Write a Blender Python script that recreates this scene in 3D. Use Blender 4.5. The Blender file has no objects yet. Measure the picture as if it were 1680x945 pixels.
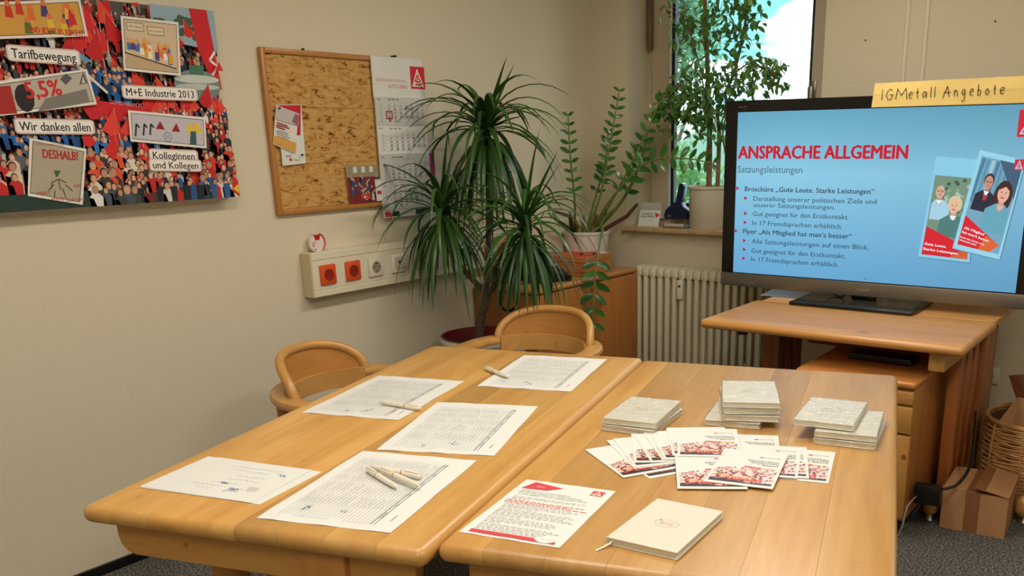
import bpy, bmesh, math, random
from mathutils import Vector, Matrix
PI = math.pi
D = bpy.data
COL = bpy.context.scene.collection
SC = bpy.context.scene
random.seed(7)

# ------------------------------------------------------------------ camera
cam_d = D.cameras.new('camera'); cam = D.objects.new('camera', cam_d); COL.objects.link(cam)
cam_d.sensor_width = 36; cam_d.lens = 36 * 1495.765 / 1680
cam_d.shift_x = -134.74 / 1680; cam_d.shift_y = 217.52 / 1680
cam_d.clip_start = 0.05; cam_d.clip_end = 200
cam.matrix_world = Matrix(((0.827357, -0.156212, 0.539517, 0), (0.561512, 0.253244, -0.787764, 0),
                           (-0.013571, 0.954707, 0.297238, 1.458981), (0, 0, 0, 1)))
SC.camera = cam

# ------------------------------------------------------------------ world: bright overcast sky with pale blue gaps
wd = D.worlds.new('sky'); SC.world = wd; wd.use_nodes = True
nt = wd.node_tree; nt.nodes.clear()
wo = nt.nodes.new('ShaderNodeOutputWorld'); bg = nt.nodes.new('ShaderNodeBackground')
tc = nt.nodes.new('ShaderNodeTexCoord'); nz = nt.nodes.new('ShaderNodeTexNoise'); cr = nt.nodes.new('ShaderNodeValToRGB')
nz.inputs['Scale'].default_value = 5.5; nz.inputs['Detail'].default_value = 3
mp = nt.nodes.new('ShaderNodeMapping'); mp.inputs['Scale'].default_value = (1, 1, 3.2)
nt.links.new(tc.outputs['Generated'], mp.inputs[0]); nt.links.new(mp.outputs[0], nz.inputs['Vector'])
cr.color_ramp.elements[0].position = .43; cr.color_ramp.elements[0].color = (.14, .40, .50, 1)
cr.color_ramp.elements[1].position = .50; cr.color_ramp.elements[1].color = (.93, .98, 1, 1)
nt.links.new(nz.outputs['Fac'], cr.inputs[0]); nt.links.new(cr.outputs[0], bg.inputs[0])
bg.inputs[1].default_value = 3.3
nt.links.new(bg.outputs[0], wo.inputs[0])

# ------------------------------------------------------------------ exposure
SC.view_settings.view_transform = 'Standard'
SC.view_settings.look = 'None'
SC.view_settings.exposure = 0.1
SC.view_settings.gamma = 1
SC.view_settings.use_curve_mapping = False

# ------------------------------------------------------------------ big soft lamps (ceiling fittings are built below at the same places)
LAMPS = [(-1.35, 1.15, 2.56), (0.35, 1.6, 2.56), (-1.35, 3.0, 2.56), (-0.3, -0.6, 2.56)]
POW = [18, 20, 21, 20]
for i, (x, y, z) in enumerate(LAMPS):
    ld = D.lights.new('ceiling_light', 'AREA'); ld.shape = 'RECTANGLE'; ld.size = .28; ld.size_y = 1.1
    ld.energy = POW[i]; ld.color = (1.0, .94, .84)
    lo = D.objects.new('ceiling_light_lamp', ld); COL.objects.link(lo); lo.location = (x, y, z - .03)
# sky portals in the real window opening and the added one (they add no light, they guide the sky's light)
for px_, py_, sx_, sy_ in ((-2.296, 4.86, 1.0, 1.4), (0.85, 4.86, 1.2, 1.4)):
    dl = D.lights.new('window_portal', 'AREA'); dl.shape = 'RECTANGLE'; dl.size = sx_; dl.size_y = sy_; dl.energy = 1; dl.cycles.is_portal = True
    do = D.objects.new('window_portal', dl); COL.objects.link(do); do.location = (px_, py_, 1.72); do.rotation_euler = (-PI / 2, 0, 0)

# ------------------------------------------------------------------ helpers
def lin(c):
    return tuple(((v / 255) / 12.92 if v / 255 <= .04045 else ((v / 255 + .055) / 1.055) ** 2.4) for v in c)
class MB:
    def __init__(s): s.v = []; s.f = []; s.c = []; s.sm = []
    def add(s, vs, fs, smooth=False, col=None):
        b = len(s.v); s.v += [tuple(v) for v in vs]; s.f += [tuple(i + b for i in f) for f in fs]
        s.sm += [smooth] * len(fs); s.c += [col] * len(fs); return s
    def box(s, x0, x1, y0, y1, z0, z1, M=None):
        vs = [Vector((x, y, z)) for z in (z0, z1) for y in (y0, y1) for x in (x0, x1)]
        if M is not None: vs = [M @ v for v in vs]
        return s.add(vs, [(0, 2, 3, 1), (4, 5, 7, 6), (0, 1, 5, 4), (2, 6, 7, 3), (0, 4, 6, 2), (1, 3, 7, 5)])
    def rbox(s, x0, x1, y0, y1, z0, z1, r=.006, n=2, M=None):
        # rounded box: rounded-rectangle rings stacked with inset caps
        def ring(ins, z):
            rr = max(r - ins, r * .25); pts = []
            for (cx, cy, a0) in ((x1 - ins - rr, y1 - ins - rr, 0), (x0 + ins + rr, y1 - ins - rr, PI / 2), (x0 + ins + rr, y0 + ins + rr, PI), (x1 - ins - rr, y0 + ins + rr, 1.5 * PI)):
                for k in range(n + 1):
                    a = a0 + PI / 2 * k / n; pts.append(Vector((cx + rr * math.cos(a), cy + rr * math.sin(a), z)))
            return pts
        prof = []
        for k in range(n + 1):
            a = PI / 2 * k / n; prof.append((r - r * math.sin(a), z0 + r - r * math.cos(a)))
        for k in range(n + 1):
            a = PI / 2 * (1 - k / n); prof.append((r - r * math.sin(a), z1 - r + r * math.cos(a)))
        return s.loft([ring(i, z) for i, z in prof], M=M, cap=True)
    def loft(s, rings, M=None, cap=True, smooth=True, close=True):
        vs = [v for rg in rings for v in rg]; m = len(rings[0])
        if M is not None: vs = [M @ Vector(v) for v in vs]
        fs = []
        for i in range(len(rings) - 1):
            for j in range(m if close else m - 1):
                k = (j + 1) % m; fs.append((i * m + j, i * m + k, (i + 1) * m + k, (i + 1) * m + j))
        s.add(vs, fs, smooth)
        if cap:
            b = len(s.v) - len(vs)
            s.f.append(tuple(b + j for j in range(m - 1, -1, -1))); s.f.append(tuple(b + (len(rings) - 1) * m + j for j in range(m)))
            s.sm += [False, False]; s.c += [None, None]
        return s
    def tube(s, pts, r, n=8, cap=True):
        pts = [Vector(p) for p in pts]; rings = []
        rr = r if isinstance(r, (list, tuple)) else [r] * len(pts)
        t = (pts[1] - pts[0]).normalized(); up = Vector((0, 0, 1)) if abs(t.z) < .9 else Vector((1, 0, 0))
        a = t.cross(up).normalized()
        for i, p in enumerate(pts):
            t = (pts[min(i + 1, len(pts) - 1)] - pts[max(i - 1, 0)])
            t = t.normalized() if t.length > 1e-9 else Vector((0, 0, 1))
            a = (a - t * a.dot(t)); a = a.normalized() if a.length > 1e-6 else t.orthogonal().normalized()
            b = t.cross(a)
            rings.append([p + (a * math.cos(2 * PI * k / n) + b * math.sin(2 * PI * k / n)) * rr[i] for k in range(n)])
        return s.loft(rings, cap=cap)
    def lathe(s, prof, c=(0, 0, 0), n=32, cap=False, M=None, sx=1, sy=1):
        rings = [[Vector((c[0] + r * sx * math.cos(2 * PI * k / n), c[1] + r * sy * math.sin(2 * PI * k / n), c[2] + z)) for k in range(n)] for r, z in prof]
        return s.loft(rings, cap=cap, M=M)
    def prism(s, poly, axis, a0, a1, M=None):
        # poly 2D, extruded along axis ('x','y','z')
        def P(u, v, w):
            return Vector({'x': (w, u, v), 'y': (u, w, v), 'z': (u, v, w)}[axis])
        m = len(poly); vs = [P(u, v, a0) for u, v in poly] + [P(u, v, a1) for u, v in poly]
        if M is not None: vs = [M @ v for v in vs]
        fs = [(j, (j + 1) % m, m + (j + 1) % m, m + j) for j in range(m)] + [tuple(range(m - 1, -1, -1)), tuple(range(m, 2 * m))]
        return s.add(vs, fs)
    def mesh(s, name, mat=None, fix=True):
        me = D.meshes.new(name); me.from_pydata(s.v, [], s.f)
        me.polygons.foreach_set('use_smooth', s.sm)
        if any(c is not None for c in s.c):
            at = me.color_attributes.new('Col', 'FLOAT_COLOR', 'CORNER'); buf = []
            for f, c in zip(s.f, s.c):
                c = c or (1, 1, 1)
                if isinstance(c[0], (tuple, list)):
                    for q in c: buf += [*q, 1]
                else: buf += [*c, 1] * len(f)
            at.data.foreach_set('color', buf)
            fix = False
        if fix:
            bm = bmesh.new(); bm.from_mesh(me); bmesh.ops.recalc_face_normals(bm, faces=bm.faces); bm.to_mesh(me); bm.free()
        if mat: me.materials.append(mat)
        if any(s.sm): me.set_sharp_from_angle(angle=math.radians(38))
        me.update(); return me
def link(name, me, parent=None, M=None):
    o = D.objects.new(name, me); COL.objects.link(o)
    if parent is not None: o.parent = parent
    if M is not None: o.matrix_basis = M
    return o
def obj(name, mb, mat, parent=None, label=None):
    """mesh whose coordinates are those of the parent's frame"""
    o = link(name, mb.mesh(name, mat), parent)
    if label: o['label'] = label
    return o
def tag(o, label, cat, group=None):
    o['label'] = label; o['category'] = cat
    if group: o['group'] = group
    return o
def thing(name, label, cat, loc=(0, 0, 0), rz=0, group=None):
    o = D.objects.new(name, None); COL.objects.link(o); o.empty_display_size = .05
    o.location = loc; o.rotation_euler = (0, 0, rz); return tag(o, label, cat, group)
def struct(name, mb, mat):
    o = obj(name, mb, mat); o['kind'] = 'structure'; return o
def dup(root, loc=None, rz=None, label=None, group=None):
    def cp(o, par):
        c = o.copy(); COL.objects.link(c); c.parent = par
        for ch in list(o.children): cp(ch, c)
        return c
    r = cp(root, None)
    if loc is not None: r.location = loc
    if rz is not None: r.rotation_euler = (0, 0, rz)
    if label: r['label'] = label
    if group: r['group'] = group
    return r
def Tr(x, y, z): return Matrix.Translation((x, y, z))
def Rz(a): return Matrix.Rotation(a, 4, 'Z')
def Rx(a): return Matrix.Rotation(a, 4, 'X')
def Ry(a): return Matrix.Rotation(a, 4, 'Y')
def curve_pts(P, n=6):
    """Catmull-Rom through the points"""
    P = [Vector(p) for p in P]; Q = [P[0] * 2 - P[1]] + P + [P[-1] * 2 - P[-2]]; out = []
    for i in range(1, len(Q) - 2):
        for k in range(n):
            t = k / n; a, b, c, d = Q[i - 1:i + 3]
            out.append(.5 * ((2 * b) + (c - a) * t + (2 * a - 5 * b + 4 * c - d) * t * t + (3 * b - a - 3 * c + d) * t ** 3))
    return out + [P[-1]]

# ------------------------------------------------------------------ materials
def mat(name, col=(200, 200, 200), rough=.5, metal=0, spec=.5, bump=None, noise=None, emit=0, trans=0, coat=0, coord='Object'):
    m = D.materials.new(name); m.use_nodes = True; t = m.node_tree; b = t.nodes['Principled BSDF']
    b.inputs['Base Color'].default_value = (*lin(col), 1); b.inputs['Roughness'].default_value = rough
    b.inputs['Metallic'].default_value = metal; b.inputs['Specular IOR Level'].default_value = spec
    if coat: b.inputs['Coat Weight'].default_value = coat; b.inputs['Coat Roughness'].default_value = .15
    if trans: b.inputs['Transmission Weight'].default_value = trans
    tcn = t.nodes.new('ShaderNodeTexCoord')
    if bump:
        n = t.nodes.new('ShaderNodeTexNoise'); n.inputs['Scale'].default_value = bump[0]; n.inputs['Detail'].default_value = 4
        bp = t.nodes.new('ShaderNodeBump'); bp.inputs['Strength'].default_value = bump[1]; bp.inputs['Distance'].default_value = bump[2]
        t.links.new(tcn.outputs[coord], n.inputs['Vector']); t.links.new(n.outputs['Fac'], bp.inputs['Height']); t.links.new(bp.outputs[0], b.inputs['Normal'])
    if noise:   # (scale, colour2, lo, hi)
        n = t.nodes.new('ShaderNodeTexNoise'); n.inputs['Scale'].default_value = noise[0]; n.inputs['Detail'].default_value = 5; n.inputs['Roughness'].default_value = .65
        r = t.nodes.new('ShaderNodeValToRGB'); r.color_ramp.elements[0].position = noise[2]; r.color_ramp.elements[1].position = noise[3]
        r.color_ramp.elements[0].color = (*lin(col), 1); r.color_ramp.elements[1].color = (*lin(noise[1]), 1)
        t.links.new(tcn.outputs[coord], n.inputs['Vector']); t.links.new(n.outputs['Fac'], r.inputs[0]); t.links.new(r.outputs[0], b.inputs['Base Color'])
    return m
def wood(name, c1, c2, axis='y', rough=.38, vary=.12, coat=.15):
    m = D.materials.new(name); m.use_nodes = True; t = m.node_tree; b = t.nodes['Principled BSDF']
    N = t.nodes.new; L = t.links.new
    tcn = N('ShaderNodeTexCoord'); oi = N('ShaderNodeObjectInfo'); mpn = N('ShaderNodeMapping')
    sc = {'x': (1.2, 14, 14), 'y': (14, 1.2, 14), 'z': (14, 14, 1.2)}[axis]; mpn.inputs['Scale'].default_value = sc
    ad = N('ShaderNodeVectorMath'); ad.operation = 'MULTIPLY_ADD'
    cb = N('ShaderNodeCombineXYZ')
    for k in range(3): L(oi.outputs['Random'], cb.inputs[k])
    L(cb.outputs[0], ad.inputs[0]); ad.inputs[1].default_value = (7, 11, 5); L(tcn.outputs['Object'], ad.inputs[2])
    L(ad.outputs[0], mpn.inputs[0])
    n1 = N('ShaderNodeTexNoise'); n1.inputs['Scale'].default_value = 1.0; n1.inputs['Detail'].default_value = 6; n1.inputs['Distortion'].default_value = .6
    L(mpn.outputs[0], n1.inputs['Vector'])
    r = N('ShaderNodeValToRGB'); r.color_ramp.elements[0].position = .33; r.color_ramp.elements[1].position = .68
    r.color_ramp.elements[0].color = (*lin(c1), 1); r.color_ramp.elements[1].color = (*lin(c2), 1)
    n3 = N('ShaderNodeTexNoise'); n3.inputs['Scale'].default_value = 4.2; n3.inputs['Detail'].default_value = 5; n3.inputs['Roughness'].default_value = .7; L(mpn.outputs[0], n3.inputs['Vector'])
    m3 = N('ShaderNodeMath'); m3.operation = 'MULTIPLY_ADD'; m3.inputs[1].default_value = .38; L(n3.outputs['Fac'], m3.inputs[0])
    m4 = N('ShaderNodeMath'); m4.operation = 'MULTIPLY'; m4.inputs[1].default_value = .62; L(n1.outputs['Fac'], m4.inputs[0]); L(m4.outputs[0], m3.inputs[2])
    L(m3.outputs[0], r.inputs[0])
    mr = N('ShaderNodeMapRange'); mr.inputs[3].default_value = 1 - vary; mr.inputs[4].default_value = 1 + vary * .6
    L(oi.outputs['Random'], mr.inputs[0])
    hs = N('ShaderNodeHueSaturation'); L(mr.outputs[0], hs.inputs['Value']); L(r.outputs[0], hs.inputs['Color'])
    # small knots and flecks
    n2 = N('ShaderNodeTexNoise'); n2.inputs['Scale'].default_value = 9; n2.inputs['Detail'].default_value = 2
    L(ad.outputs[0], n2.inputs['Vector'])
    r2 = N('ShaderNodeValToRGB'); r2.color_ramp.elements[0].position = .70; r2.color_ramp.elements[1].position = .80
    r2.color_ramp.elements[0].color = (0, 0, 0, 1); r2.color_ramp.elements[1].color = (.45, .45, .45, 1)
    L(n2.outputs['Fac'], r2.inputs[0])
    mx = N('ShaderNodeMix'); mx.data_type = 'RGBA'; mx.inputs['B'].default_value = (*[v * .45 for v in lin(c1)], 1)
    L(r2.outputs[0], mx.inputs['Factor']); L(hs.outputs[0], mx.inputs['A'])
    L(mx.outputs['Result'], b.inputs['Base Color'])
    b.inputs['Roughness'].default_value = rough; b.inputs['Coat Weight'].default_value = coat; b.inputs['Coat Roughness'].default_value = .25
    bp = N('ShaderNodeBump'); bp.inputs['Strength'].default_value = .12; bp.inputs['Distance'].default_value = .002
    L(n1.outputs['Fac'], bp.inputs['Height']); L(bp.outputs[0], b.inputs['Normal'])
    return m
def leafmat(name, c1, c2, rough=.4, tr=.25, sc=6):
    m = D.materials.new(name); m.use_nodes = True; t = m.node_tree; b = t.nodes['Principled BSDF']; N = t.nodes.new; L = t.links.new
    oi = N('ShaderNodeObjectInfo'); r = N('ShaderNodeValToRGB'); r.color_ramp.elements[0].color = (*lin(c1), 1); r.color_ramp.elements[1].color = (*lin(c2), 1)
    tcn = N('ShaderNodeTexCoord'); n = N('ShaderNodeTexNoise'); n.inputs['Scale'].default_value = sc
    ma = N('ShaderNodeMath'); ma.operation = 'MULTIPLY_ADD'; ma.inputs[1].default_value = .6; L(oi.outputs['Random'], ma.inputs[0]); L(tcn.outputs['Object'], n.inputs['Vector'])
    m2 = N('ShaderNodeMath'); m2.operation = 'MULTIPLY'; m2.inputs[1].default_value = .5; L(n.outputs['Fac'], m2.inputs[0]); L(m2.outputs[0], ma.inputs[2])
    L(ma.outputs[0], r.inputs[0]); L(r.outputs[0], b.inputs['Base Color']); b.inputs['Roughness'].default_value = rough
    tl = N('ShaderNodeBsdfTranslucent'); L(r.outputs[0], tl.inputs[0]); ms = N('ShaderNodeMixShader'); ms.inputs[0].default_value = tr
    L(b.outputs[0], ms.inputs[1]); L(tl.outputs[0], ms.inputs[2]); L(ms.outputs[0], t.nodes['Material Output'].inputs[0])
    return m
def print_mat(name, rough=.6, emit=0, coat=0, spec=.4):
    m = D.materials.new(name); m.use_nodes = True; t = m.node_tree; b = t.nodes['Principled BSDF']
    a = t.nodes.new('ShaderNodeVertexColor'); a.layer_name = 'Col'
    b.inputs['Roughness'].default_value = rough; b.inputs['Specular IOR Level'].default_value = spec; b.inputs['Coat Weight'].default_value = coat; b.inputs['Coat Roughness'].default_value = .2
    if emit:
        b.inputs['Base Color'].default_value = (.01, .01, .01, 1); t.links.new(a.outputs[0], b.inputs['Emission Color']); b.inputs['Emission Strength'].default_value = emit
    else: t.links.new(a.outputs[0], b.inputs['Base Color'])
    return m

WALL = mat('wall_paint', (219, 208, 183), .9, bump=(95, .35, .004), spec=.2)
WALLB = mat('window_wall_paint', (214, 202, 174), .9, bump=(70, .25, .004), spec=.2)
CEIL = mat('ceiling_paint', (236, 232, 222), .9)
def carpet():
    m = D.materials.new('carpet'); m.use_nodes = True; t = m.node_tree; b = t.nodes['Principled BSDF']; N = t.nodes.new; L = t.links.new
    tcn = N('ShaderNodeTexCoord'); n = N('ShaderNodeTexNoise'); n.inputs['Scale'].default_value = 130; n.inputs['Detail'].default_value = 3; n.inputs['Roughness'].default_value = .7
    r = N('ShaderNodeValToRGB'); e = r.color_ramp.elements; e[0].position = .36; e[0].color = (*lin((54, 53, 52)), 1); e[1].position = .66; e[1].color = (*lin((172, 169, 164)), 1)
    k = r.color_ramp.elements.new(.52); k.color = (*lin((102, 100, 97)), 1)
    L(tcn.outputs['Object'], n.inputs['Vector']); L(n.outputs['Fac'], r.inputs[0]); L(r.outputs[0], b.inputs['Base Color']); b.inputs['Roughness'].default_value = 1; b.inputs['Specular IOR Level'].default_value = .05
    bp = N('ShaderNodeBump'); bp.inputs['Distance'].default_value = .006; L(n.outputs['Fac'], bp.inputs['Height']); L(bp.outputs[0], b.inputs['Normal'])
    return m
CARPET = carpet()
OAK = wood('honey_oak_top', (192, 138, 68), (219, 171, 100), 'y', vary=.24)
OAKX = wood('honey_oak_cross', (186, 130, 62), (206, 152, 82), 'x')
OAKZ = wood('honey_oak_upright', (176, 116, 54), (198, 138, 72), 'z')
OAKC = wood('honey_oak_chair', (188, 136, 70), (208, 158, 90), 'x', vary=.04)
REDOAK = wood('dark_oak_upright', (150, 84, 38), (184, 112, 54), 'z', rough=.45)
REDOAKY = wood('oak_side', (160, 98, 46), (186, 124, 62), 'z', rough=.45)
BLACK = mat('black_plastic', (14, 14, 15), .35)
BLACKG = mat('gloss_black', (6, 6, 7), .22, coat=.2)
DARK = mat('dark_rubber', (24, 23, 22), .7)
WHITE = mat('white_plastic', (226, 220, 200), .4)
CREAM = mat('cream_enamel', (226, 220, 196), .35, coat=.3)
FRAMEM = mat('window_frame_paint', (196, 180, 152), .5)
GASK = mat('window_gasket', (18, 26, 34), .4)
PAPER = mat('paper', (222, 221, 215), .75, spec=.2)
PRINT = print_mat('printed_ink', .65)
PRINTG = print_mat('printed_gloss', .35, coat=.3)
SCREEN = print_mat('lit_screen', .25, emit=1.0)
ORANGE = mat('orange_plastic', (222, 84, 34), .4)
CARD = mat('cardboard', (176, 128, 86), .85, noise=(3, (186, 138, 94), .3, .7))
CARDD = mat('packing_tape', (140, 92, 54), .4, spec=.6)
METAL = mat('brushed_metal', (176, 172, 164), .35, metal=1)
SOIL = mat('soil', (48, 32, 24), 1, noise=(90, (120, 92, 68), .5, .75), bump=(80, 1, .01))
POTW = mat('white_pot', (226, 222, 212), .35, coat=.2)
POTC = mat('cream_pot', (216, 206, 184), .4, coat=.2)
POTR = mat('dark_red_pot', (112, 24, 26), .4)

# ------------------------------------------------------------------ flat print: coloured shapes and lettering laid on a real sheet
_tx = {}
def text_mesh(s, bold):
    k = (s, bold)
    if k not in _tx:
        cu = D.curves.new('t', 'FONT'); cu.body = s; cu.size = 1; cu.resolution_u = 2; cu.offset = bold
        o = D.objects.new('t', cu); COL.objects.link(o)
        dg = bpy.context.evaluated_depsgraph_get(); me = D.meshes.new_from_object(o.evaluated_get(dg))
        vs = [(v.co.x, v.co.y) for v in me.vertices]; fs = [tuple(p.vertices) for p in me.polygons]
        D.objects.remove(o); D.curves.remove(cu); D.meshes.remove(me)
        w = max((v[0] for v in vs), default=1); _tx[k] = (vs, fs, w, min((v[0] for v in vs), default=0))
    return _tx[k]
class Art:
    """flat artwork on the plane O + u*U + v*V; later shapes lie a hair above earlier ones"""
    def __init__(s, O, U, V, step=.00006, base=.0004):
        s.O = Vector(O); s.U = Vector(U); s.V = Vector(V); s.N = s.U.cross(s.V); s.mb = MB(); s.h = base; s.step = step
        s.clip = None
    def P(s, u, v):
        if s.clip: u = min(max(u, s.clip[0]), s.clip[1]); v = min(max(v, s.clip[2]), s.clip[3])
        return s.O + s.U * u + s.V * v + s.N * s.h
    def poly(s, pts, col, keep=False):
        if not keep: s.h += s.step
        c = [lin(q) for q in col] if isinstance(col[0], (tuple, list)) else lin(col)
        s.mb.add([s.P(*p) for p in pts], [tuple(range(len(pts)))], False, c)
    def rect(s, u0, v0, u1, v1, col, keep=False): s.poly([(u0, v0), (u1, v0), (u1, v1), (u0, v1)], col, keep)
    def ell(s, u, v, a, b, col, n=10, rot=0, keep=False):
        s.poly([(u + a * math.cos(t) * math.cos(rot) - b * math.sin(t) * math.sin(rot), v + a * math.cos(t) * math.sin(rot) + b * math.sin(t) * math.cos(rot)) for t in [2 * PI * k / n for k in range(n)]], col, keep)
    def line(s, pts, w, col, keep=False):
        if not keep: s.h += s.step
        c = lin(col)
        for (a, b), (x, y) in zip(pts[:-1], pts[1:]):
            d = math.hypot(x - a, y - b) or 1; nx, ny = -(y - b) / d * w / 2, (x - a) / d * w / 2
            s.mb.add([s.P(a + nx, b + ny), s.P(a - nx, b - ny), s.P(x - nx, y - ny), s.P(x + nx, y + ny)], [(0, 1, 2, 3)], False, c)
    def text(s, t, u, v, h, col, w=None, bold=0, rot=0, keep=False, align=0, shear=0):
        """h = cap height; w = total width wanted"""
        if not keep: s.h += s.step
        vs, fs, tw, t0 = text_mesh(t, 0); k = h / .70; kx = (w / max(tw - t0, 1e-6)) if w else k
        c_, s_ = math.cos(rot), math.sin(rot); off = -(tw - t0) * kx * align
        sh = [(0, 0)] if not bold else [(-bold, 0), (bold, 0), (0, -bold * .6), (0, bold * .6)]
        for j, (dx, dy) in enumerate(sh):
            out = []
            if j: s.h += s.step * .25
            for x, y in vs:
                x, y = (x - t0) * kx + dx * k + off + shear * y * k, (y + dy) * k; out.append(s.P(u + x * c_ - y * s_, v + x * s_ + y * c_))
            s.mb.add(out, fs, False, lin(col))
    def done(s, name, m, parent):
        o = link(name, s.mb.mesh(name, m), parent); return o
RED = (206, 30, 44); WHT = (238, 236, 228)
def emblem(a, u, v, w, h, letters=True, bg=RED, fg=WHT):
    """red square, white outlined triangle, letter inside"""
    a.rect(u, v, u + w, v + h, bg)
    cx = u + w / 2
    def T(k): b = v + h * (.10 + .05 * k); return [(cx - w * (.42 - .085 * k), b), (cx + w * (.42 - .085 * k), b), (cx, v + h * (.92 - .15 * k))]
    a.poly(T(0), fg); a.poly(T(1), bg)
    if letters:
        a.text('M', cx, v + h * .15, h * .17, fg, w=w * .50, bold=.02, align=.5)
        a.ell(cx, v + h * .43, w * .135, h * .12, bg); a.text('G', cx, v + h * .35, h * .17, fg, w=w * .2, bold=.02, align=.5)
        a.text('I', cx, v + h * .58, h * .12, fg, w=w * .03, bold=.02, align=.5)

# ================================================================== the room
XL, YB, XR, YR, ZT = -3.107, 4.54, 1.6, -1.6, 2.6
struct('floor', MB().box(XL - .1, XR + .1, YR - .1, YB + .1, -.1, 0), CARPET)
struct('wall_left', MB().box(XL - .12, XL, YR - .1, 5.1, 0, ZT), WALL)
struct('wall_right', MB().box(XR, XR + .12, YR - .1, YB + .3, 0, ZT), WALL)
struct('wall_rear', MB().box(XL, XR, YR - .12, YR, 0, ZT), WALL)
struct('ceiling', MB().box(XL - .1, XR + .1, YR - .1, YB, ZT, ZT + .1), CEIL)
WX0, WX1, WZ0, WZ1, WY = -2.857, -1.735, .945, 2.45, 4.77
wb = MB()
wb.box(XL, WX0, YB, 5.0, 0, ZT); wb.box(WX1, .2, YB, 5.0, 0, ZT); wb.box(1.5, XR, YB, 5.0, 0, ZT); wb.box(.2, 1.5, YB, 5.0, 0, WZ0); wb.box(.2, 1.5, YB, 5.0, WZ1, ZT); wb.box(WX0, WX1, YB, 5.0, 0, WZ0); wb.box(WX0, WX1, YB, 5.0, WZ1, ZT)  # the right-hand opening is cut for the added, unseen window
wall_back = struct('wall_back', wb, WALLB)
CONDM = mat('conduit_paint', (226, 216, 190), .7)
for x in (-1.345, -1.258):
    obj('conduit', MB().tube([(x, YB - .001, 0), (x, YB - .001, ZT)], .011, 10), CONDM, wall_back)
struct('baseboard_left', MB().box(XL, XL + .012, YR, YB, 0, .035), BLACK)
struct('baseboard_back', MB().box(XL + .012, XR, YB - .012, YB, 0, .035), BLACK)
# small screw holes left in the window wall
obj('wall_plug', MB().tube([(-1.534, 4.54, 1.874), tuple(Vector((-1.534, 4.54, 1.874)) - Vector((0, .002, 0)))], .005, 8), mat('plug_grey', (90, 80, 66), .8), wall_back)
obj('wall_plug', MB().tube([(-0.966, 4.54, 1.914), tuple(Vector((-0.966, 4.54, 1.914)) - Vector((0, .002, 0)))], .005, 8), mat('plug_grey_b', (90, 80, 66), .8), wall_back)

# window: frame, inner casement, gasket, pane, sill, hinge cover, handle
win = D.objects.new('window_1', None); COL.objects.link(win); win['kind'] = 'structure'
fx0, fx1, fz0, fz1 = WX0, WX1, WZ0 + .02, WZ1
def frame_ring(x0, x1, z0, z1, w, y0, y1, wb=None):
    wb = wb or w
    m = MB(); m.box(x0, x0 + w, y0, y1, z0, z1); m.box(x1 - w, x1, y0, y1, z0, z1); m.box(x0 + w, x1 - w, y0, y1, z0, z0 + wb); m.box(x0 + w, x1 - w, y0, y1, z1 - w, z1); return m
obj('outer_frame', frame_ring(fx0, fx1, fz0, fz1, .055, WY, WY + .07), FRAMEM, win)
obj('casement_frame', frame_ring(fx0 + .035, fx1 - .01, fz0 + .03, fz1 - .03, .128, WY - .018, WY + .05, .075), FRAMEM, win)
gx0, gx1, gz0, gz1 = fx0 + .163, fx1 - .138, fz0 + .105, fz1 - .158
obj('gasket', frame_ring(gx0, gx1, gz0, gz1, .016, WY - .012, WY + .02), GASK, win)
obj('glazing_strip', MB().box(gx0 - .012, gx0, WY - .022, WY - .012, gz0 - .01, gz1 + .01), mat('glazing_strip_white', (220, 226, 226), .4), win)
gm = D.materials.new('window_glass'); gm.use_nodes = True; gt = gm.node_tree; gt.nodes.clear()
go = gt.nodes.new('ShaderNodeOutputMaterial'); g1 = gt.nodes.new('ShaderNodeBsdfTransparent'); g1.inputs[0].default_value = (.90, .97, .95, 1)
g2 = gt.nodes.new('ShaderNodeBsdfGlossy'); g2.inputs['Roughness'].default_value = .02; gf = gt.nodes.new('ShaderNodeFresnel'); gf.inputs[0].default_value = 1.3
gx = gt.nodes.new('ShaderNodeMixShader'); gt.links.new(gf.outputs[0], gx.inputs[0]); gt.links.new(g1.outputs[0], gx.inputs[1]); gt.links.new(g2.outputs[0], gx.inputs[2]); gt.links.new(gx.outputs[0], go.inputs[0])
obj('pane', MB().box(gx0 + .01, gx1 - .01, WY + .004, WY + .010, gz0 + .01, gz1 - .01), gm, win)
hz = (-2.853, 4.75, 1.929)[2]
hm = mat('hinge_cover', (120, 106, 84), .4, metal=.3)
obj('hinge_cover', MB().rbox(WX0 + .018, WX0 + .046, WY - .05, WY - .018, hz - .001, hz + .32, .005).box(WX0 + .034, WX0 + .046, WY - .052, WY - .03, hz - .012, hz), hm, win)
hx, _, hzz = (-1.86, 4.74, 1.666)
obj('handle', MB().rbox(hx - .016, hx + .016, WY - .03, WY - .018, hzz - .04, hzz + .05, .005).rbox(hx - .011, hx + .011, WY - .062, WY - .03, hzz + .0, hzz + .022, .004).rbox(hx - .013, hx + .013, WY - .072, WY - .052, hzz - .11, hzz + .024, .006), mat('handle_metal', (150, 142, 128), .35, metal=.7), win)
added_win = D.objects.new('added_side_window', None); COL.objects.link(added_win); added_win['kind'] = 'structure'  # unseen window, added so that sky light also enters from the right
obj('outer_frame', frame_ring(.2, 1.5, fz0, fz1, .055, WY, WY + .07), FRAMEM, added_win)
obj('casement_frame', frame_ring(.235, 1.465, fz0 + .03, fz1 - .03, .09, WY - .018, WY + .05, .075), FRAMEM, added_win)
obj('pane', MB().box(.30, 1.40, WY + .004, WY + .010, fz0 + .10, fz1 - .11), gm, added_win)
SZ = .966
SILLM = mat('sill_stone', (206, 176, 132), .5, noise=(60, (176, 140, 96), .45, .7))
obj('sill', MB().rbox(WX0 - .015, WX1 + .3, 4.49, WY + .001, SZ - .024, SZ, .003), SILLM, win)
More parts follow.
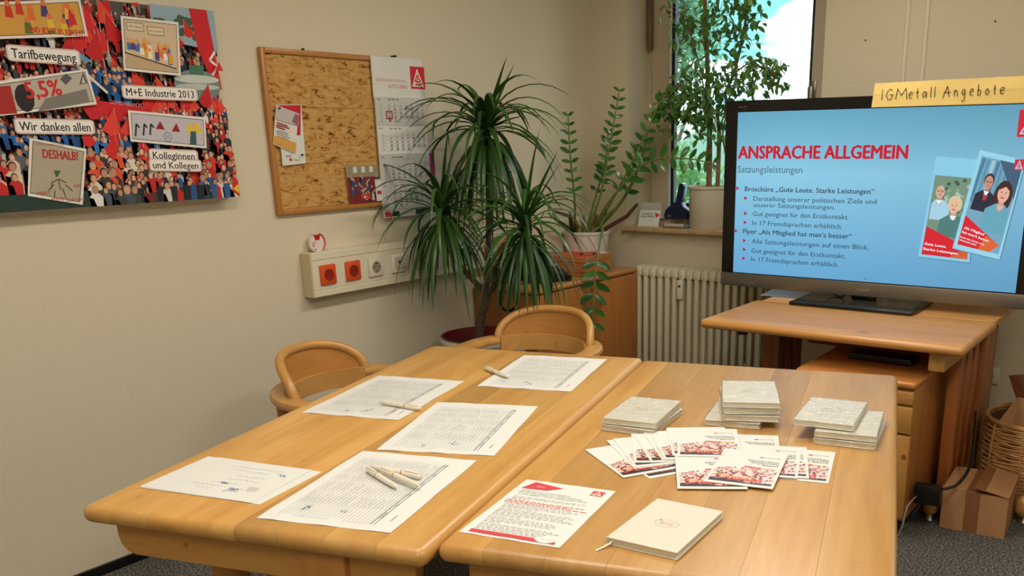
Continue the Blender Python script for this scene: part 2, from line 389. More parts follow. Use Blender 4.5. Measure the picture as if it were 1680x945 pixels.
obj('sill', MB().rbox(.185, 1.515, 4.49, WY + .001, SZ - .024, SZ, .003), SILLM, added_win)

# ceiling lamps above and behind the camera
for (x, y, z), wh in zip(LAMPS, ('above the left conference table', 'above the right side of the room', 'above the armchair at the far end of the table', 'behind the camera')):
    t = thing('ceiling_light', 'long flat white ceiling light ' + wh, 'lamp', (x, y, 0), 0, 'ceiling lights')
    fr = MB(); fr.box(-.16, .16, -.58, .58, 2.565, 2.6); obj('housing', fr, WHITE, t)
    em = mat('lamp_diffuser', (255, 240, 210), .5); em.node_tree.nodes['Principled BSDF'].inputs['Emission Color'].default_value = (1, .9, .73, 1); em.node_tree.nodes['Principled BSDF'].inputs['Emission Strength'].default_value = 1.5
    obj('diffuser', MB().box(-.14, .14, -.55, .55, 2.555, 2.565), em, t)

# ================================================================== poster on the left wall
PY0, PY1, PZ0, PZ1 = 1.235, 2.136, 1.265, 1.899
pos = thing('poster', 'large collage poster of a crowd with red flags on the left wall', 'poster', (XL, PY0, PZ0))
obj('panel', MB().rbox(.001, .017, 0, PY1 - PY0, 0, PZ1 - PZ0, .002), mat('poster_board', (225, 220, 210), .5), pos)
A = Art((.017, 0, 0), (0, 1, 0), (0, 0, 1), step=.00001, base=.0002)
W_, H_ = PY1 - PY0, PZ1 - PZ0
A.clip = (0, W_, 0, H_)
def pp(p): return (p[0] - PY0, p[1] - PZ0)
rnd = random.Random(3)
A.rect(0, 0, W_, H_, (92, 84, 78))
BLUE = (28, 92, 168); SK = [(214, 160, 128), (196, 140, 108), (226, 178, 148)]
HAIR = [(40, 28, 22), (70, 48, 34), (110, 84, 56), (150, 140, 130)]
def crowd(u0, v0, u1, v1, n, s, cols):
    pts = sorted([(rnd.uniform(v0, v1), rnd.uniform(u0, u1)) for _ in range(int(n * 1.5))], reverse=True)
    for v, u in pts:
        k = s * .84 * rnd.uniform(.8, 1.25) * (1.2 - .4 * (v - v0) / max(v1 - v0, .01)); c = rnd.choice(cols)
        A.poly([(u - k * .55, v - k * 1.5), (u + k * .55, v - k * 1.5), (u + k * .62, v - k * .1), (u + k * .3, v + k * .25), (u - k * .3, v + k * .25), (u - k * .62, v - k * .1)], c)
        A.poly([(u - k * .55, v - k * 1.5), (u - k * .05, v - k * 1.5), (u - k * .25, v - k * .2), (u - k * .62, v - k * .1)], tuple(int(q * .72) for q in c), True)
        A.ell(u, v + k * .56, k * .32, k * .40, rnd.choice(HAIR), 8); A.ell(u + k * .03, v + k * .50, k * .25, k * .33, rnd.choice(SK), 8)
def flags(u0, v0, u1, v1, n, s):
    for _ in range(n):
        u, v = rnd.uniform(u0, u1), rnd.uniform(v0, v1); k = s * rnd.uniform(.7, 1.3); dx = rnd.choice((-1, 1))
        A.line([(u, v - k), (u + dx * k * .1, v + k)], s * .05, (200, 190, 170))
        A.poly([(u + dx * k * .1, v + k), (u + dx * k * .95, v - k * .1), (u + dx * k * .5, v - k * .45), (u, v - k * .3)], rnd.choice([(214, 34, 36), (196, 26, 32), (228, 66, 48)]))
REDS = [(206, 36, 38), (180, 28, 32), (226, 74, 54), (60, 60, 66), (230, 226, 220)]
BLUES = [(26, 98, 176), (20, 76, 140), (48, 120, 190), (22, 60, 100)]
DKS = [(44, 44, 52), (70, 60, 60), (180, 40, 40), (40, 66, 110), (210, 206, 200), (96, 90, 84)]
def PR(px0, py0, px1, py1): return (px0, py0, px1, py1)
crowd(0, .02, W_, H_, 620, .018, REDS + DKS + REDS)
flags(0, .05, W_, H_, 60, .04)
# areas in poster units (u right, v up)
crowd(0, .50, W_, .60, 60, .018, REDS + DKS)
A.poly([(.66, .634), (.90, .634), (.90, .50), (.66, .53)], (150, 176, 190)); 
for _ in range(30): A.ell(rnd.uniform(.63, .84), rnd.uniform(.54, .60), .014, .012, (70, 90, 70), 7)
flags(.66, .50, .80, .56, 10, .045)
crowd(.70, .44, .82, .50, 9, .032, [(30, 40, 66), (44, 44, 50), (120, 120, 124), (28, 34, 60)])
A.poly([(.805, .634), (.872, .634), (.895, .37), (.86, .40), (.82, .50)], (204, 28, 34)); A.line([(.885, .50), (.86, .47), (.89, .45), (.862, .42)], .008, WHT)
A.ell(.80, .385, .09, .052, (120, 134, 126), 18); A.ell(.80, .405, .088, .014, (200, 208, 200), 16); A.ell(.80, .38, .086, .010, (190, 200, 194), 16); A.rect(.775, .42, .83, .45, (70, 120, 86))
flags(.36, .46, .50, .60, 16, .05)
crowd(0, .36, .40, .44, 40, .020, REDS)
crowd(.33, .34, .56, .44, 34, .026, BLUES)
A.poly([(.30, .452), (.44, .44), (.40, .47), (.34, .475)], (100, 160, 190)); A.line([(.36, .455), (.47, .35)], .008, (224, 226, 224))
A.poly([(.36, .335), (.66, .30), (.66, .255), (.40, .27)], (204, 30, 38)); A.text('GEMEINSAM FÜR', .47, .318, .012, (226, 150, 150), rot=-.1)
flags(.62, .25, .90, .34, 26, .045)
crowd(.60, .20, .90, .30, 44, .020, REDS + DKS)
crowd(.12, .19, .66, .27, 70, .024, BLUES)
crowd(.10, .10, .50, .17, 34, .022, BLUES + DKS)
flags(.35, .08, .62, .25, 18, .055)
crowd(.34, .06, .62, .16, 30, .038, [(226, 78, 44), (180, 40, 40), (226, 150, 150), (60, 50, 46), (220, 214, 200)])
crowd(0, .02, .20, .20, 22, .04, [(150, 140, 120), (196, 40, 40), (60, 76, 60), (90, 96, 110), (214, 200, 170)])
A.poly([(0, 0), (W_, 0), (W_, .05), (0, .05)], (36, 60, 52))
crowd(.76, .08, W_, .22, 26, .030, [(190, 34, 36), (60, 60, 70), (214, 60, 40), (40, 40, 48)])
crowd(.36, .02, .60, .07, 16, .034, [(120, 30, 34), (228, 226, 222), (30, 32, 40), (60, 64, 60), (70, 80, 90)])
crowd(.56, .03, W_, .08, 26, .032, [(196, 34, 34), (38, 84, 140), (60, 100, 150), (44, 44, 50), (214, 208, 196)])
for i in range(6): A.poly([(.58 + i * .052, 0), (.60 + i * .052, 0), (.605 + i * .052, .05), (.578 + i * .052, .05)], rnd.choice([(50, 90, 140), (34, 36, 44), (190, 36, 36)]))
A.poly([(.873, .02), (.901, .0), (.901, .06), (.88, .075)], (206, 36, 34)); A.poly([(.876, .03), (.900, .012), (.900, .045)], (226, 196, 50))
A.poly(list(map(pp, [(2.101, 1.699), (2.133, 1.701), (2.118, 1.731)])), (214, 40, 36)); 
def panel(q, c1, border=(232, 228, 218)):
    pts = list(map(pp, q)); cx = sum(p[0] for p in pts) / 4; cy = sum(p[1] for p in pts) / 4
    def g(k): return [(cx + (u - cx) * (1 + k / abs(u - cx) if abs(u - cx) > 1e-6 else 1), cy + (v - cy) * (1 + k / abs(v - cy) if abs(v - cy) > 1e-6 else 1)) for u, v in pts]
    A.poly(g(.008), border); A.poly(pts, (60, 50, 44)); A.poly(g(-.002), c1); return cx, cy, pts
# child-like banner with figures, top left
cx, cy, q = panel([(1.318, 1.753), (1.656, 1.789), (1.651, 1.879), (1.334, 1.835)], (214, 160, 70))
for k in range(15):
    u, v = cx + rnd.uniform(-.10, .17), cy + rnd.uniform(-.02, .035); c = rnd.choice([(206, 50, 34), (60, 120, 50), (226, 110, 50), (230, 190, 60), (70, 60, 120)])
    A.poly([(u - .012, v - .02), (u + .012, v - .02), (u + .008, v + .012), (u - .008, v + .012)], c); A.ell(u, v + .018, .008, .009, (226, 120, 60), 8)
A.poly([pp((1.607, 1.798)), pp((1.635, 1.818)), pp((1.618, 1.862))], (206, 40, 50)); A.text('UND JETZT ES REICHT!', pp((1.485, 1.78))[0], pp((1.485, 1.78))[1], .016, (206, 40, 20), w=.17, bold=.03)
# cartoon panel upper right: generic little crowd on a pedestal
cx, cy, q = panel([(1.772, 1.694), (1.956, 1.685), (1.974, 1.84), (1.789, 1.843)], (214, 190, 158))
A.poly([(q[0][0] + .004, q[0][1] + .045), (q[1][0] - .004, q[1][1] + .012), (q[1][0] - .004, q[1][1] + .003), (q[0][0] + .004, q[0][1] + .004)], (196, 170, 132))
A.line([(q[0][0] + .004, q[0][1] + .047), (q[1][0] - .004, q[1][1] + .014)], .004, (60, 40, 30))
for k in range(26):
    t = rnd.random(); u = q[0][0] + .015 + t * (q[1][0] - q[0][0] - .03); v = q[0][1] + .058 - t * .03 + rnd.uniform(0, .035)
    c = rnd.choice([(226, 170, 50), (206, 60, 40), (60, 110, 180), (240, 236, 226), (226, 120, 60), (90, 60, 110)])
    A.poly([(u - .008, v - .014), (u + .008, v - .014), (u + .006, v + .008), (u - .006, v + .008)], c); A.ell(u, v + .013, .006, .007, (226, 160, 90), 7)
for (a, b, t) in ((q[3][0] + .03, q[3][1] - .022, 'Wir haben'), (q[3][0] + .10, q[3][1] - .030, 'die besten')):
    A.rect(a - .022, b - .012, a + .034, b + .012, (226, 206, 172)); A.line([(a - .022, b - .012), (a + .034, b - .012), (a + .034, b + .012), (a - .022, b + .012), (a - .022, b - .012)], .0015, (60, 50, 40)); A.text(t, a + .006, b - .003, .007, (60, 50, 50), w=.046, align=.5)
# 5,5 % panel
cx, cy, q = panel([(1.291, 1.539), (1.648, 1.587), (1.635, 1.676), (1.306, 1.617)], (188, 180, 164))
A.poly([q[3], (q[3][0] + .10, q[3][1] + .01), (q[0][0] + .12, q[0][1] + .01), q[0]], (170, 40, 36)); A.ell(cx - .03, cy - .012, .028, .04, (38, 34, 34), 12)
A.poly([(cx + .0, cy - .05), (cx + .165, cy - .02), (cx + .16, cy + .02), (cx + .03, cy - .012)], (128, 124, 116))
A.text('5,5%', pp((1.449, 1.592))[0], pp((1.449, 1.592))[1], .046, (206, 34, 40), w=.105, bold=.03, rot=.12)
A.poly([pp((1.554, 1.651)), pp((1.575, 1.668)), pp((1.592, 1.655)), pp((1.569, 1.634))], (90, 88, 92)); A.poly([pp((1.611, 1.637)), pp((1.637, 1.642)), pp((1.629, 1.674))], (74, 70, 70)); A.poly([pp((1.618, 1.641)), pp((1.631, 1.643)), pp((1.627, 1.663))], (200, 196, 180))
# drawn panel with triangles
cx, cy, q = panel([(1.756, 1.473), (2.017, 1.446), (2.027, 1.535), (1.764, 1.555)], (196, 192, 200))
A.poly([pp((1.843, 1.504)), pp((1.876, 1.502)), pp((1.863, 1.53))], (150, 24, 34)); A.poly([pp((1.9, 1.496)), pp((1.931, 1.494)), pp((1.922, 1.524))], (150, 24, 34))
A.ell(*pp((1.883, 1.478)), .014, .016, (70, 66, 90), 14); A.ell(*pp((1.883, 1.478)), .012, .014, (200, 196, 206), 14); A.text('35', pp((1.882, 1.472))[0], pp((1.882, 1.472))[1], .012, (60, 56, 80), w=.014, align=.5)
for q_ in ([(1.768, 1.481), (1.777, 1.52), (1.786, 1.508)], [(1.796, 1.483), (1.805, 1.52), (1.813, 1.508)], [(1.82, 1.485), (1.828, 1.52), (1.837, 1.508)]): A.line(list(map(pp, q_)), .006, (50, 44, 50))
A.poly([pp((1.954, 1.492)), pp((2.015, 1.49)), pp((2.008, 1.521)), pp((1.966, 1.523))], (222, 200, 60)); A.poly([pp((1.961, 1.451)), pp((1.987, 1.45)), pp((1.992, 1.496)), pp((1.971, 1.496))], (60, 90, 90)); A.ell(*pp((1.986, 1.516)), .010, .012, (226, 180, 130), 8)
# DESHALB! panel
cx, cy, q = panel([(1.403, 1.318), (1.548, 1.281), (1.59, 1.436), (1.44, 1.471)], (178, 166, 144))
A.text('DESHALB!', pp((1.461, 1.42))[0], pp((1.461, 1.42))[1], .026, (176, 30, 36), w=.105, bold=.03, rot=-.10)
A.poly([pp((1.485, 1.382)), pp((1.507, 1.38)), pp((1.493, 1.362)), pp((1.489, 1.362))], (60, 100, 50))
for a, b in (((75, 289), (66, 293)), ((75, 289), (84, 294)), ((75, 289), (75, 302)), ((60, 302), (68, 295)), ((82, 296), (90, 304)), ((66, 293), (64, 300)), ((78, 300), (80, 312)), ((68, 302), (66, 310))):
    A.line([(cx + (a[0] - 75) * .00245, cy - (a[1] - 281) * .0026), (cx + (b[0] - 75) * .00245, cy - (b[1] - 281) * .0026)], .003, (70, 56, 50))
for (x, y, t) in ((45, 306, 'ARBEIT'), (62, 314, 'RENTE'), (80, 316, 'ZUKUNFT'), (93, 300, 'MIT')): A.text(t, cx + (x - 75) * .00245, cy - (y - 281) * .0026, .009, (176, 50, 44), bold=.02)
A.text('GEMEINSAM STARK', cx - .05, cy + .082, .007, (150, 90, 70), rot=-.08)
# the four captions on white glow
LATER = []
def cap_(t, a, b, h):
    (u0, v0), (u1, v1) = pp(a), pp(b); w = math.hypot(u1 - u0, v1 - v0); r = math.atan2(v1 - v0, u1 - u0)
    def R_(x, y): return (u0 + x * math.cos(r) - y * math.sin(r), v0 + x * math.sin(r) + y * math.cos(r))
    for k, c in ((.0105, (190, 160, 150)), (.0085, (214, 196, 188)), (.006, (230, 220, 212)), (.003, (242, 236, 230))):
        P = []
        for cx_, cy_, a0 in ((w, h, 0), (0, h, PI / 2), (0, 0, PI), (w, 0, 1.5 * PI)):
            for q_ in range(5): P.append(R_(cx_ + (k + .004) * math.cos(a0 + PI / 8 * q_), cy_ + (k + .002) * .8 * math.sin(a0 + PI / 8 * q_)))
        A.poly(P, c)
    LATER.append((t, u0, v0, h, w, r))
cap_('Tarifbewegung', (1.426, 1.705), (1.614, 1.702), .027)
cap_('M+E Industrie 2013', (1.759, 1.608), (2.003, 1.606), .024)
cap_('Wir danken allen', (1.409, 1.5), (1.622, 1.497), .026)
cap_('Kolleginnen', (1.818, 1.409), (1.972, 1.401), .023)
cap_('und Kollegen', (1.813, 1.377), (1.981, 1.369), .023)
for t, u0, v0, h, w, r in LATER: A.text(t, u0, v0, h, (22, 20, 20), w=w, bold=.012, rot=r)
A.done('print', PRINT, pos)
tag(obj('nail', MB().tube([(XL, 1.735, 1.907), (XL + .008, 1.735, 1.907)], .004, 8), DARK), 'small dark nail head just above the poster edge', 'nail')

# ================================================================== cork board
CY0, CY1, CZ0, CZ1 = 2.332, 2.935, 1.181, 1.797
cb = thing('cork_board', 'cork pin board with a honey-coloured wooden frame on the left wall', 'pin board', (XL, CY0, CZ0))
cw, ch = CY1 - CY0, CZ1 - CZ0
FRW = wood('board_frame', (176, 116, 52), (192, 132, 66), 'z', vary=.03)
fw = .020
for nm, b in (('side_rail', (0, fw, 0, ch)), ('side_rail', (cw - fw, cw, 0, ch)), ('cross_rail', (fw, cw - fw, 0, fw)), ('cross_rail', (fw, cw - fw, ch - fw, ch))):
    obj(nm, MB().rbox(.001, .024, b[0], b[1], b[2], b[3], .003), FRW, cb)
def corkmat():
    m = D.materials.new('cork'); m.use_nodes = True; t = m.node_tree; b = t.nodes['Principled BSDF']; N = t.nodes.new; L = t.links.new
    tcn = N('ShaderNodeTexCoord'); mpn = N('ShaderNodeMapping'); mpn.inputs['Scale'].default_value = (1, .55, 1.5); L(tcn.outputs['Object'], mpn.inputs[0])
    n = N('ShaderNodeTexNoise'); n.inputs['Scale'].default_value = 46; n.inputs['Detail'].default_value = 5; n.inputs['Roughness'].default_value = .6; n.inputs['Distortion'].default_value = .8; L(mpn.outputs[0], n.inputs['Vector'])
    r = N('ShaderNodeValToRGB'); e = r.color_ramp.elements; e[0].position = .30; e[0].color = (*lin((74, 44, 16)), 1); e[1].position = .62; e[1].color = (*lin((204, 164, 102)), 1)
    k = e.new(.365); k.color = (*lin((128, 84, 36)), 1); k = e.new(.42); k.color = (*lin((190, 140, 72)), 1)
    L(n.outputs['Fac'], r.inputs[0]); L(r.outputs[0], b.inputs['Base Color']); b.inputs['Roughness'].default_value = .9; b.inputs['Specular IOR Level'].default_value = .2
    bp = N('ShaderNodeBump'); bp.inputs['Strength'].default_value = .6; bp.inputs['Distance'].default_value = .003; L(n.outputs['Fac'], bp.inputs['Height']); L(bp.outputs[0], b.inputs['Normal'])
    return m
CORK = corkmat()
g = .0004
zs = [fw, .215, .385, ch - fw]
cuts = [[.25], [.31], [.20, .47]]
cuts = [[.31], [.33], [.225, .43]]
zs = [fw, .19, .405, ch - fw]
for i in range(3):
    ys = [fw] + cuts[i] + [cw - fw]
    for a, b in zip(ys[:-1], ys[1:]):
        obj('cork_tile', MB().rbox(.002, .014, a + g, b - g, zs[i] + g, zs[i + 1] - g, .0008, 1), CORK, cb)
for p in ((555, 112), (555, 106)): pass
obj('pin_hole', MB().tube([(.0140, .30, .555), (.0148, .30, .555)], .004, 8), DARK, cb); obj('pin_hole', MB().tube([(.0140, .30, .543), (.0148, .30, .543)], .003, 8), DARK, cb)
tag(obj('nail', MB().tube([(XL, 2.545, 1.802), (XL + .01, 2.545, 1.802)], .004, 8), DARK), 'small nail holding the cork board at its top edge', 'nail')

def wall_sheet(name, quad, x, label, cat, th=.0008, m=PAPER, curl=0):
    """thin sheet on the left wall; quad = (y,z) of bottom-left, bottom-right, top-right, top-left; returns root"""
    y0, z0 = quad[0]
    r = thing(name, label, cat, (x, y0, z0))
    n = 6; mb = MB(); (a, b, c, d) = quad
    for side, off in ((0, 0), (1, th)):
        vs = []
        for i in range(n + 1):
            t = i / n
            l = (a[0] + (d[0] - a[0]) * t, a[1] + (d[1] - a[1]) * t); rr = (b[0] + (c[0] - b[0]) * t, b[1] + (c[1] - b[1]) * t)
            cu = curl * (1 - t) ** 2
            vs += [(off + cu, l[0] - y0, l[1] - z0), (off + cu * 1.3, rr[0] - y0, rr[1] - z0)]
        mb.add(vs, [(2 * i, 2 * i + 1, 2 * i + 3, 2 * i + 2) for i in range(n)] if side else [(2 * i, 2 * i + 2, 2 * i + 3, 2 * i + 1) for i in range(n)])
    k = 2 * (n + 1)
    mb.f += [(0, 1, k + 1, k), (k - 2, 2 * k - 2, 2 * k - 1, k - 1)] + [(2 * i, k + 2 * i, k + 2 * i + 2, 2 * i + 2) for i in range(n)] + [(2 * i + 1, 2 * i + 3, k + 2 * i + 3, k + 2 * i + 1) for i in range(n)]
    mb.sm += [False] * (2 + 2 * n); mb.c += [None] * (2 + 2 * n)
    obj('sheet', mb, m, r); return r
def wart(r, quad, off):
    y0, z0 = quad[0]; return Art((off, 0, 0), (0, 1, 0), (0, 0, 1), step=.00003, base=.0), (lambda p: (p[0] - y0, p[1] - z0))
def K(x, y): return (400 + x / 2.953, 60 + y / 2.953)

# two leaflets pinned at the left
q1 = [(2.373, 1.367), (2.485, 1.373), (2.493, 1.595), (2.374, 1.593)]
lf = wall_sheet('leaflet', q1, XL + .0245, 'white leaflet with a red top band, pinned behind another on the cork board', 'leaflet', curl=0)
a, f_ = wart(lf, q1, .0009)
a.poly([f_((2.375, 1.481)), f_((2.473, 1.48)), f_((2.49, 1.593)), f_((2.376, 1.591))], (196, 30, 40)); a.poly([f_((2.376, 1.369)), f_((2.483, 1.375)), f_((2.481, 1.476)), f_((2.374, 1.477))], (222, 222, 214))
a.text('Jetzt', *f_((2.392, 1.399)), .010, (70, 80, 90), bold=.02); a.ell(*f_((2.414, 1.389)), .007, .007, (206, 40, 50)); a.text('Mitglied', *f_((2.428, 1.384)), .007, (110, 130, 70), bold=.02)
a.done('print', PRINT, lf)
q2 = [(2.336, 1.448), (2.434, 1.412), (2.475, 1.561), (2.373, 1.591)]
lf2 = wall_sheet('leaflet', q2, XL + .0265, 'tilted leaflet with red, grey and yellow print, pinned in front on the cork board', 'leaflet', curl=.0025)
a, f_ = wart(lf2, q2, .0042)
a.poly([f_((2.363, 1.539)), f_((2.463, 1.515)), f_((2.475, 1.558)), f_((2.376, 1.587))], (196, 186, 184))
a.poly([f_((2.434, 1.533)), f_((2.46, 1.515)), f_((2.474, 1.554)), f_((2.455, 1.56))], (150, 100, 108))
for k in range(3): a.line([f_((2.365, 1.528)), f_((2.414, 1.515))] if k == 0 else ([f_((2.362, 1.52)), f_((2.421, 1.506))] if k == 1 else [f_((2.36, 1.513)), f_((2.4, 1.501))]), .0045, (170, 50, 56))
for y_ in range(5):
    p0 = Vector(f_((2.358, 1.501))); p1 = Vector(f_((2.427, 1.483))); dv = Vector((0, -.0075 * y_)); a.line([tuple(p0 + dv), tuple((p0 + (p1 - p0) * random.uniform(.7, 1)) + dv)], .0018, (110, 110, 110))
a.poly([f_((2.338, 1.449)), f_((2.435, 1.414)), f_((2.446, 1.451)), f_((2.347, 1.481))], (216, 160, 80)); a.text('Jetzt', f_((2.356, 1.447))[0], f_((2.356, 1.447))[1], .007, (170, 90, 40), rot=-.2)
a.done('print', PRINT, lf2)
for y_, z_ in ((2.382, 1.58), (2.466, 1.406)):
    tag(obj('push_pin', MB().lathe([(0, .012), (.004, .011), (.0045, .008), (.002, .006), (.002, 0)], n=10, M=Tr(XL + .0255, y_, z_) @ Ry(PI / 2)), BLACK), 'black push pin at the top left of the tilted leaflet' if z_ > 1.5 else 'black push pin at the bottom right of the red and white leaflet', 'push pin')
# group photograph at the lower right
q3 = [(2.693, 1.2), (2.882, 1.198), (2.864, 1.354), (2.687, 1.357)]
gp = wall_sheet('photograph', q3, XL + .0245, 'group photograph with a red ground, pinned low on the cork board beside the calendar', 'photograph')
a, f_ = wart(gp, q3, .0009)
a.poly([f_(p) for p in q3], (122, 40, 44)); (x0, y0), (x1, y1), (x2, y2), (x3, y3) = [f_(p) for p in q3]
a.poly([(x0 * .3 + x3 * .7, y0 * .3 + y3 * .7), (x1 * .3 + x2 * .7, y1 * .3 + y2 * .7), (x2, y2), (x3, y3)], (150, 140, 110))
for k in range(3): a.rect(x3 + .04 + k * .045, y3 - .03, x3 + .06 + k * .045, y3 - .006, (214, 220, 210))
for k in range(30):
    u = random.uniform(.012, x1 - .012); v = y3 * (.72 - .5 * k / 30); c = random.choice([(30, 34, 44), (40, 90, 130), (200, 196, 190), (24, 24, 28), (60, 60, 80), (150, 40, 40)])
    a.poly([(u - .007, v - .03), (u + .007, v - .03), (u + .006, v - .004), (u - .006, v - .004)], c); a.ell(u, v, .0045, .0055, (206, 156, 126), 7)
a.rect(x1 * .35, y3 * .10, x1 * .62, y3 * .24, (214, 60, 50)); a.text('IGM', x1 * .42, y3 * .13, .009, WHT, bold=.02)
a.poly([(x1 * .80, .004), (x1, .004), (x1 * .98, y3 * .6), (x1 * .78, y3 * .6)], (220, 216, 210)); a.rect(x1 * .83, y3 * .2, x1 * .96, y3 * .3, (196, 40, 60))
a.done('print', PRINT, gp)

# ================================================================== wall calendar
XC = XL + .026
cq = [(2.873, 1.127), (3.195, 1.111), (3.215, 1.793), (2.878, 1.797)]
y0, z0 = 2.873, 1.127; z1 = 1.797; cwid = .305
cal = thing('wall_calendar', 'white four-month wall calendar with a red emblem, hanging over the cork board edge', 'calendar', (XC, y0, z0))
def zrow(px): return px
rows = [(2.872, 1.637)[1] - z0, (2.877, 1.518)[1] - z0, (2.879, 1.398)[1] - z0, (2.876, 1.278)[1] - z0, (2.87, 1.159)[1] - z0]
obj('header_card', MB().rbox(.0, .002, 0, cwid, rows[0] - .01, z1 - z0, .0005, 1), PAPER, cal)
a = Art((.0021, 0, 0), (0, 1, 0), (0, 0, 1), step=.00003, base=.0001)
a.text('GEMEINSAM FÜR EIN', *(p - q for p, q in zip((2.894, 1.697), (y0, z0))), .012, (206, 110, 110), w=.173)
a.text('GUTES LEBEN', *(p - q for p, q in zip((2.96, 1.672), (y0, z0))), .015, (196, 60, 66), w=.113)
u0, v0 = (p - q for p, q in zip((3.098, 1.673), (y0, z0))); u1, v1 = (p - q for p, q in zip((3.187, 1.766), (y0, z0)))
emblem(a, u0, v0, u1 - u0, v1 - v0)
a.done('print', PRINT, cal)
MON = [('Mai  May  Mai', 6, 31, 18, (204, 203, 198)), ('Juni  June  Juin', 2, 30, 22, (224, 223, 218)), ('Juli  July  Juillet', 4, 31, 26, (200, 199, 194)), ('August  August  Août', 0, 31, 31, (200, 199, 194))]
for k, (nm, start, nd, wk, bgc) in enumerate(MON):
    zt, zb = rows[k], rows[k + 1]; dx = .0015 * (4 - k)
    pg = obj('month_sheet', MB().rbox(0, dx + .002, .002, cwid, zb - .001, zt - .001, .0005, 1), PAPER, cal)
    a = Art((dx + .0021, 0, 0), (0, 1, 0), (0, 0, 1), step=.00003, base=.0001)
    a.rect(.003, zb, cwid - .001, zt - .002, bgc); hh = zt - zb
    a.text('2022', .012, zt - .016, .007, (60, 60, 60), bold=.02); a.text(nm, .075, zt - .016, .008, (40, 40, 40), bold=.02)
    cx_ = [.03, .078, .112, .146, .180, .214, .247, .280]
    for c, t in enumerate(('', 'Mo', 'Di', 'Mi', 'Do', 'Fr', 'Sa', 'So')):
        if t: a.text(t, cx_[c], zt - .027, .005, (140, 140, 140), align=.5, keep=True)
    st = {0: 6, 1: 2, 2: 4, 3: 0}[k]; st = {0: 6}.get(k, st)
    day = 1; r = 0; d0 = {0: -1, 1: 2, 2: 4, 3: 0}[k]
    dd = 1; col = d0; r = 0
    if k == 0: dd = 2; col = 0
    a.h += a.step
    while dd <= nd:
        v = zt - .0425 - r * (hh - .040) / 5.2
        if col == 0 or dd == 1 or (k == 0 and dd == 2): a.text(str(wk + r), cx_[0], v, .0085, (130, 130, 132), align=.5, keep=True)
        cc = (206, 70, 76) if col == 6 or (k, dd) in ((0, 26), (1, 6), (1, 16), (3, 15)) else ((120, 124, 128) if col == 5 else (34, 34, 36))
        a.text(str(dd), cx_[col + 1], v, .0098, cc, align=.5, bold=.03, keep=True)
        dd += 1; col += 1
        if col > 6: col = 0; r += 1
    for r in range(5): a.line([(.01, zt - .0448 - r * (hh - .040) / 5.2), (cwid - .01, zt - .0448 - r * (hh - .040) / 5.2)], .0008, (170, 170, 168), keep=True)
    a.done('print', PRINT, pg)
u, v = (p - q for p, q in zip((2.949, 1.561), (y0, z0)))
sl = MB(); sl.box(.0085, .0095, u - .019, u + .019, v + .012, v + .017).box(.0085, .0095, u - .019, u + .019, v - .017, v - .012).box(.0085, .0095, u - .019, u - .014, v - .012, v + .012).box(.0085, .0095, u + .014, u + .019, v - .012, v + .012)
obj('date_marker', sl, mat('marker_red', (176, 26, 34), .4), cal, 'red square date marker around a day in May')
st = obj('footer_strip', MB().rbox(0, .002, .004, cwid - .01, 0, rows[4] - .003, .0004, 1), PAPER, cal)
a = Art((.0021, 0, 0), (0, 1, 0), (0, 0, 1), step=.00003, base=.0001)
a.rect(.01, .004, .05, rows[4] - .006, (196, 60, 60)); a.rect(.055, .004, .10, rows[4] - .006, (50, 46, 46)); a.rect(.105, .008, .19, rows[4] - .008, (190, 186, 178)); a.rect(.20, .004, .29, rows[4] - .006, (60, 50, 60)); a.text('Termine', .11, .012, .008, (90, 90, 90))
a.done('print', PRINT, st)
tag(obj('nail', MB().tube([(XL, 3.02, 1.803), (XL + .03, 3.02, 1.803)], .004, 8), DARK), 'nail holding up the wall calendar', 'nail')
mg = wall_sheet('paper_slip', [(3.228, 1.201), (3.245, 1.203), (3.236, 1.419), (3.204, 1.417)], XL + .002, 'white slip with a magenta stripe on the wall right of the calendar', 'slip')
mgq = [(3.228, 1.201), (3.245, 1.203), (3.236, 1.419), (3.204, 1.417)]
a, f_ = wart(mg, mgq, .0009)
a.poly([f_((3.221, 1.21)), f_((3.245, 1.21)), f_((3.243, 1.4)), f_((3.212, 1.397))], (176, 22, 104)); a.done('print', PRINT, mg)

# ================================================================== socket trunking under the board
TY0, TY1, TZ0, TZ1, TX = 2.425, 4.535, .842, 1.022, .062
TY0 = 2.43
tr = thing('cable_trunking', 'long cream cable trunking with sockets along the left wall', 'trunking', (XL, TY0, TZ0))
th_ = TZ1 - TZ0
TRM = mat('trunking_plastic', (228, 220, 194), .45)
obj('channel', MB().rbox(.001, TX - .004, 0, TY1 - TY0, 0, th_, .003, 1), TRM, tr)
obj('end_cap', MB().rbox(.001, TX + .001, -.004, .004, -.001, th_ + .001, .002, 1), mat('trunking_end', (206, 192, 158), .5), tr)
obj('edge_rail', MB().rbox(TX - .006, TX, .004, TY1 - TY0, th_ - .030, th_, .002, 1), TRM, tr); obj('edge_rail', MB().rbox(TX - .006, TX, .004, TY1 - TY0, 0, .026, .002, 1), TRM, tr)
for a_, b_ in ((.004, .598), (.6, 1.3), (1.302, TY1 - TY0)):
    obj('cover_strip', MB().rbox(TX - .006, TX - .001, a_, b_, .028, th_ - .032, .001, 1), TRM, tr)
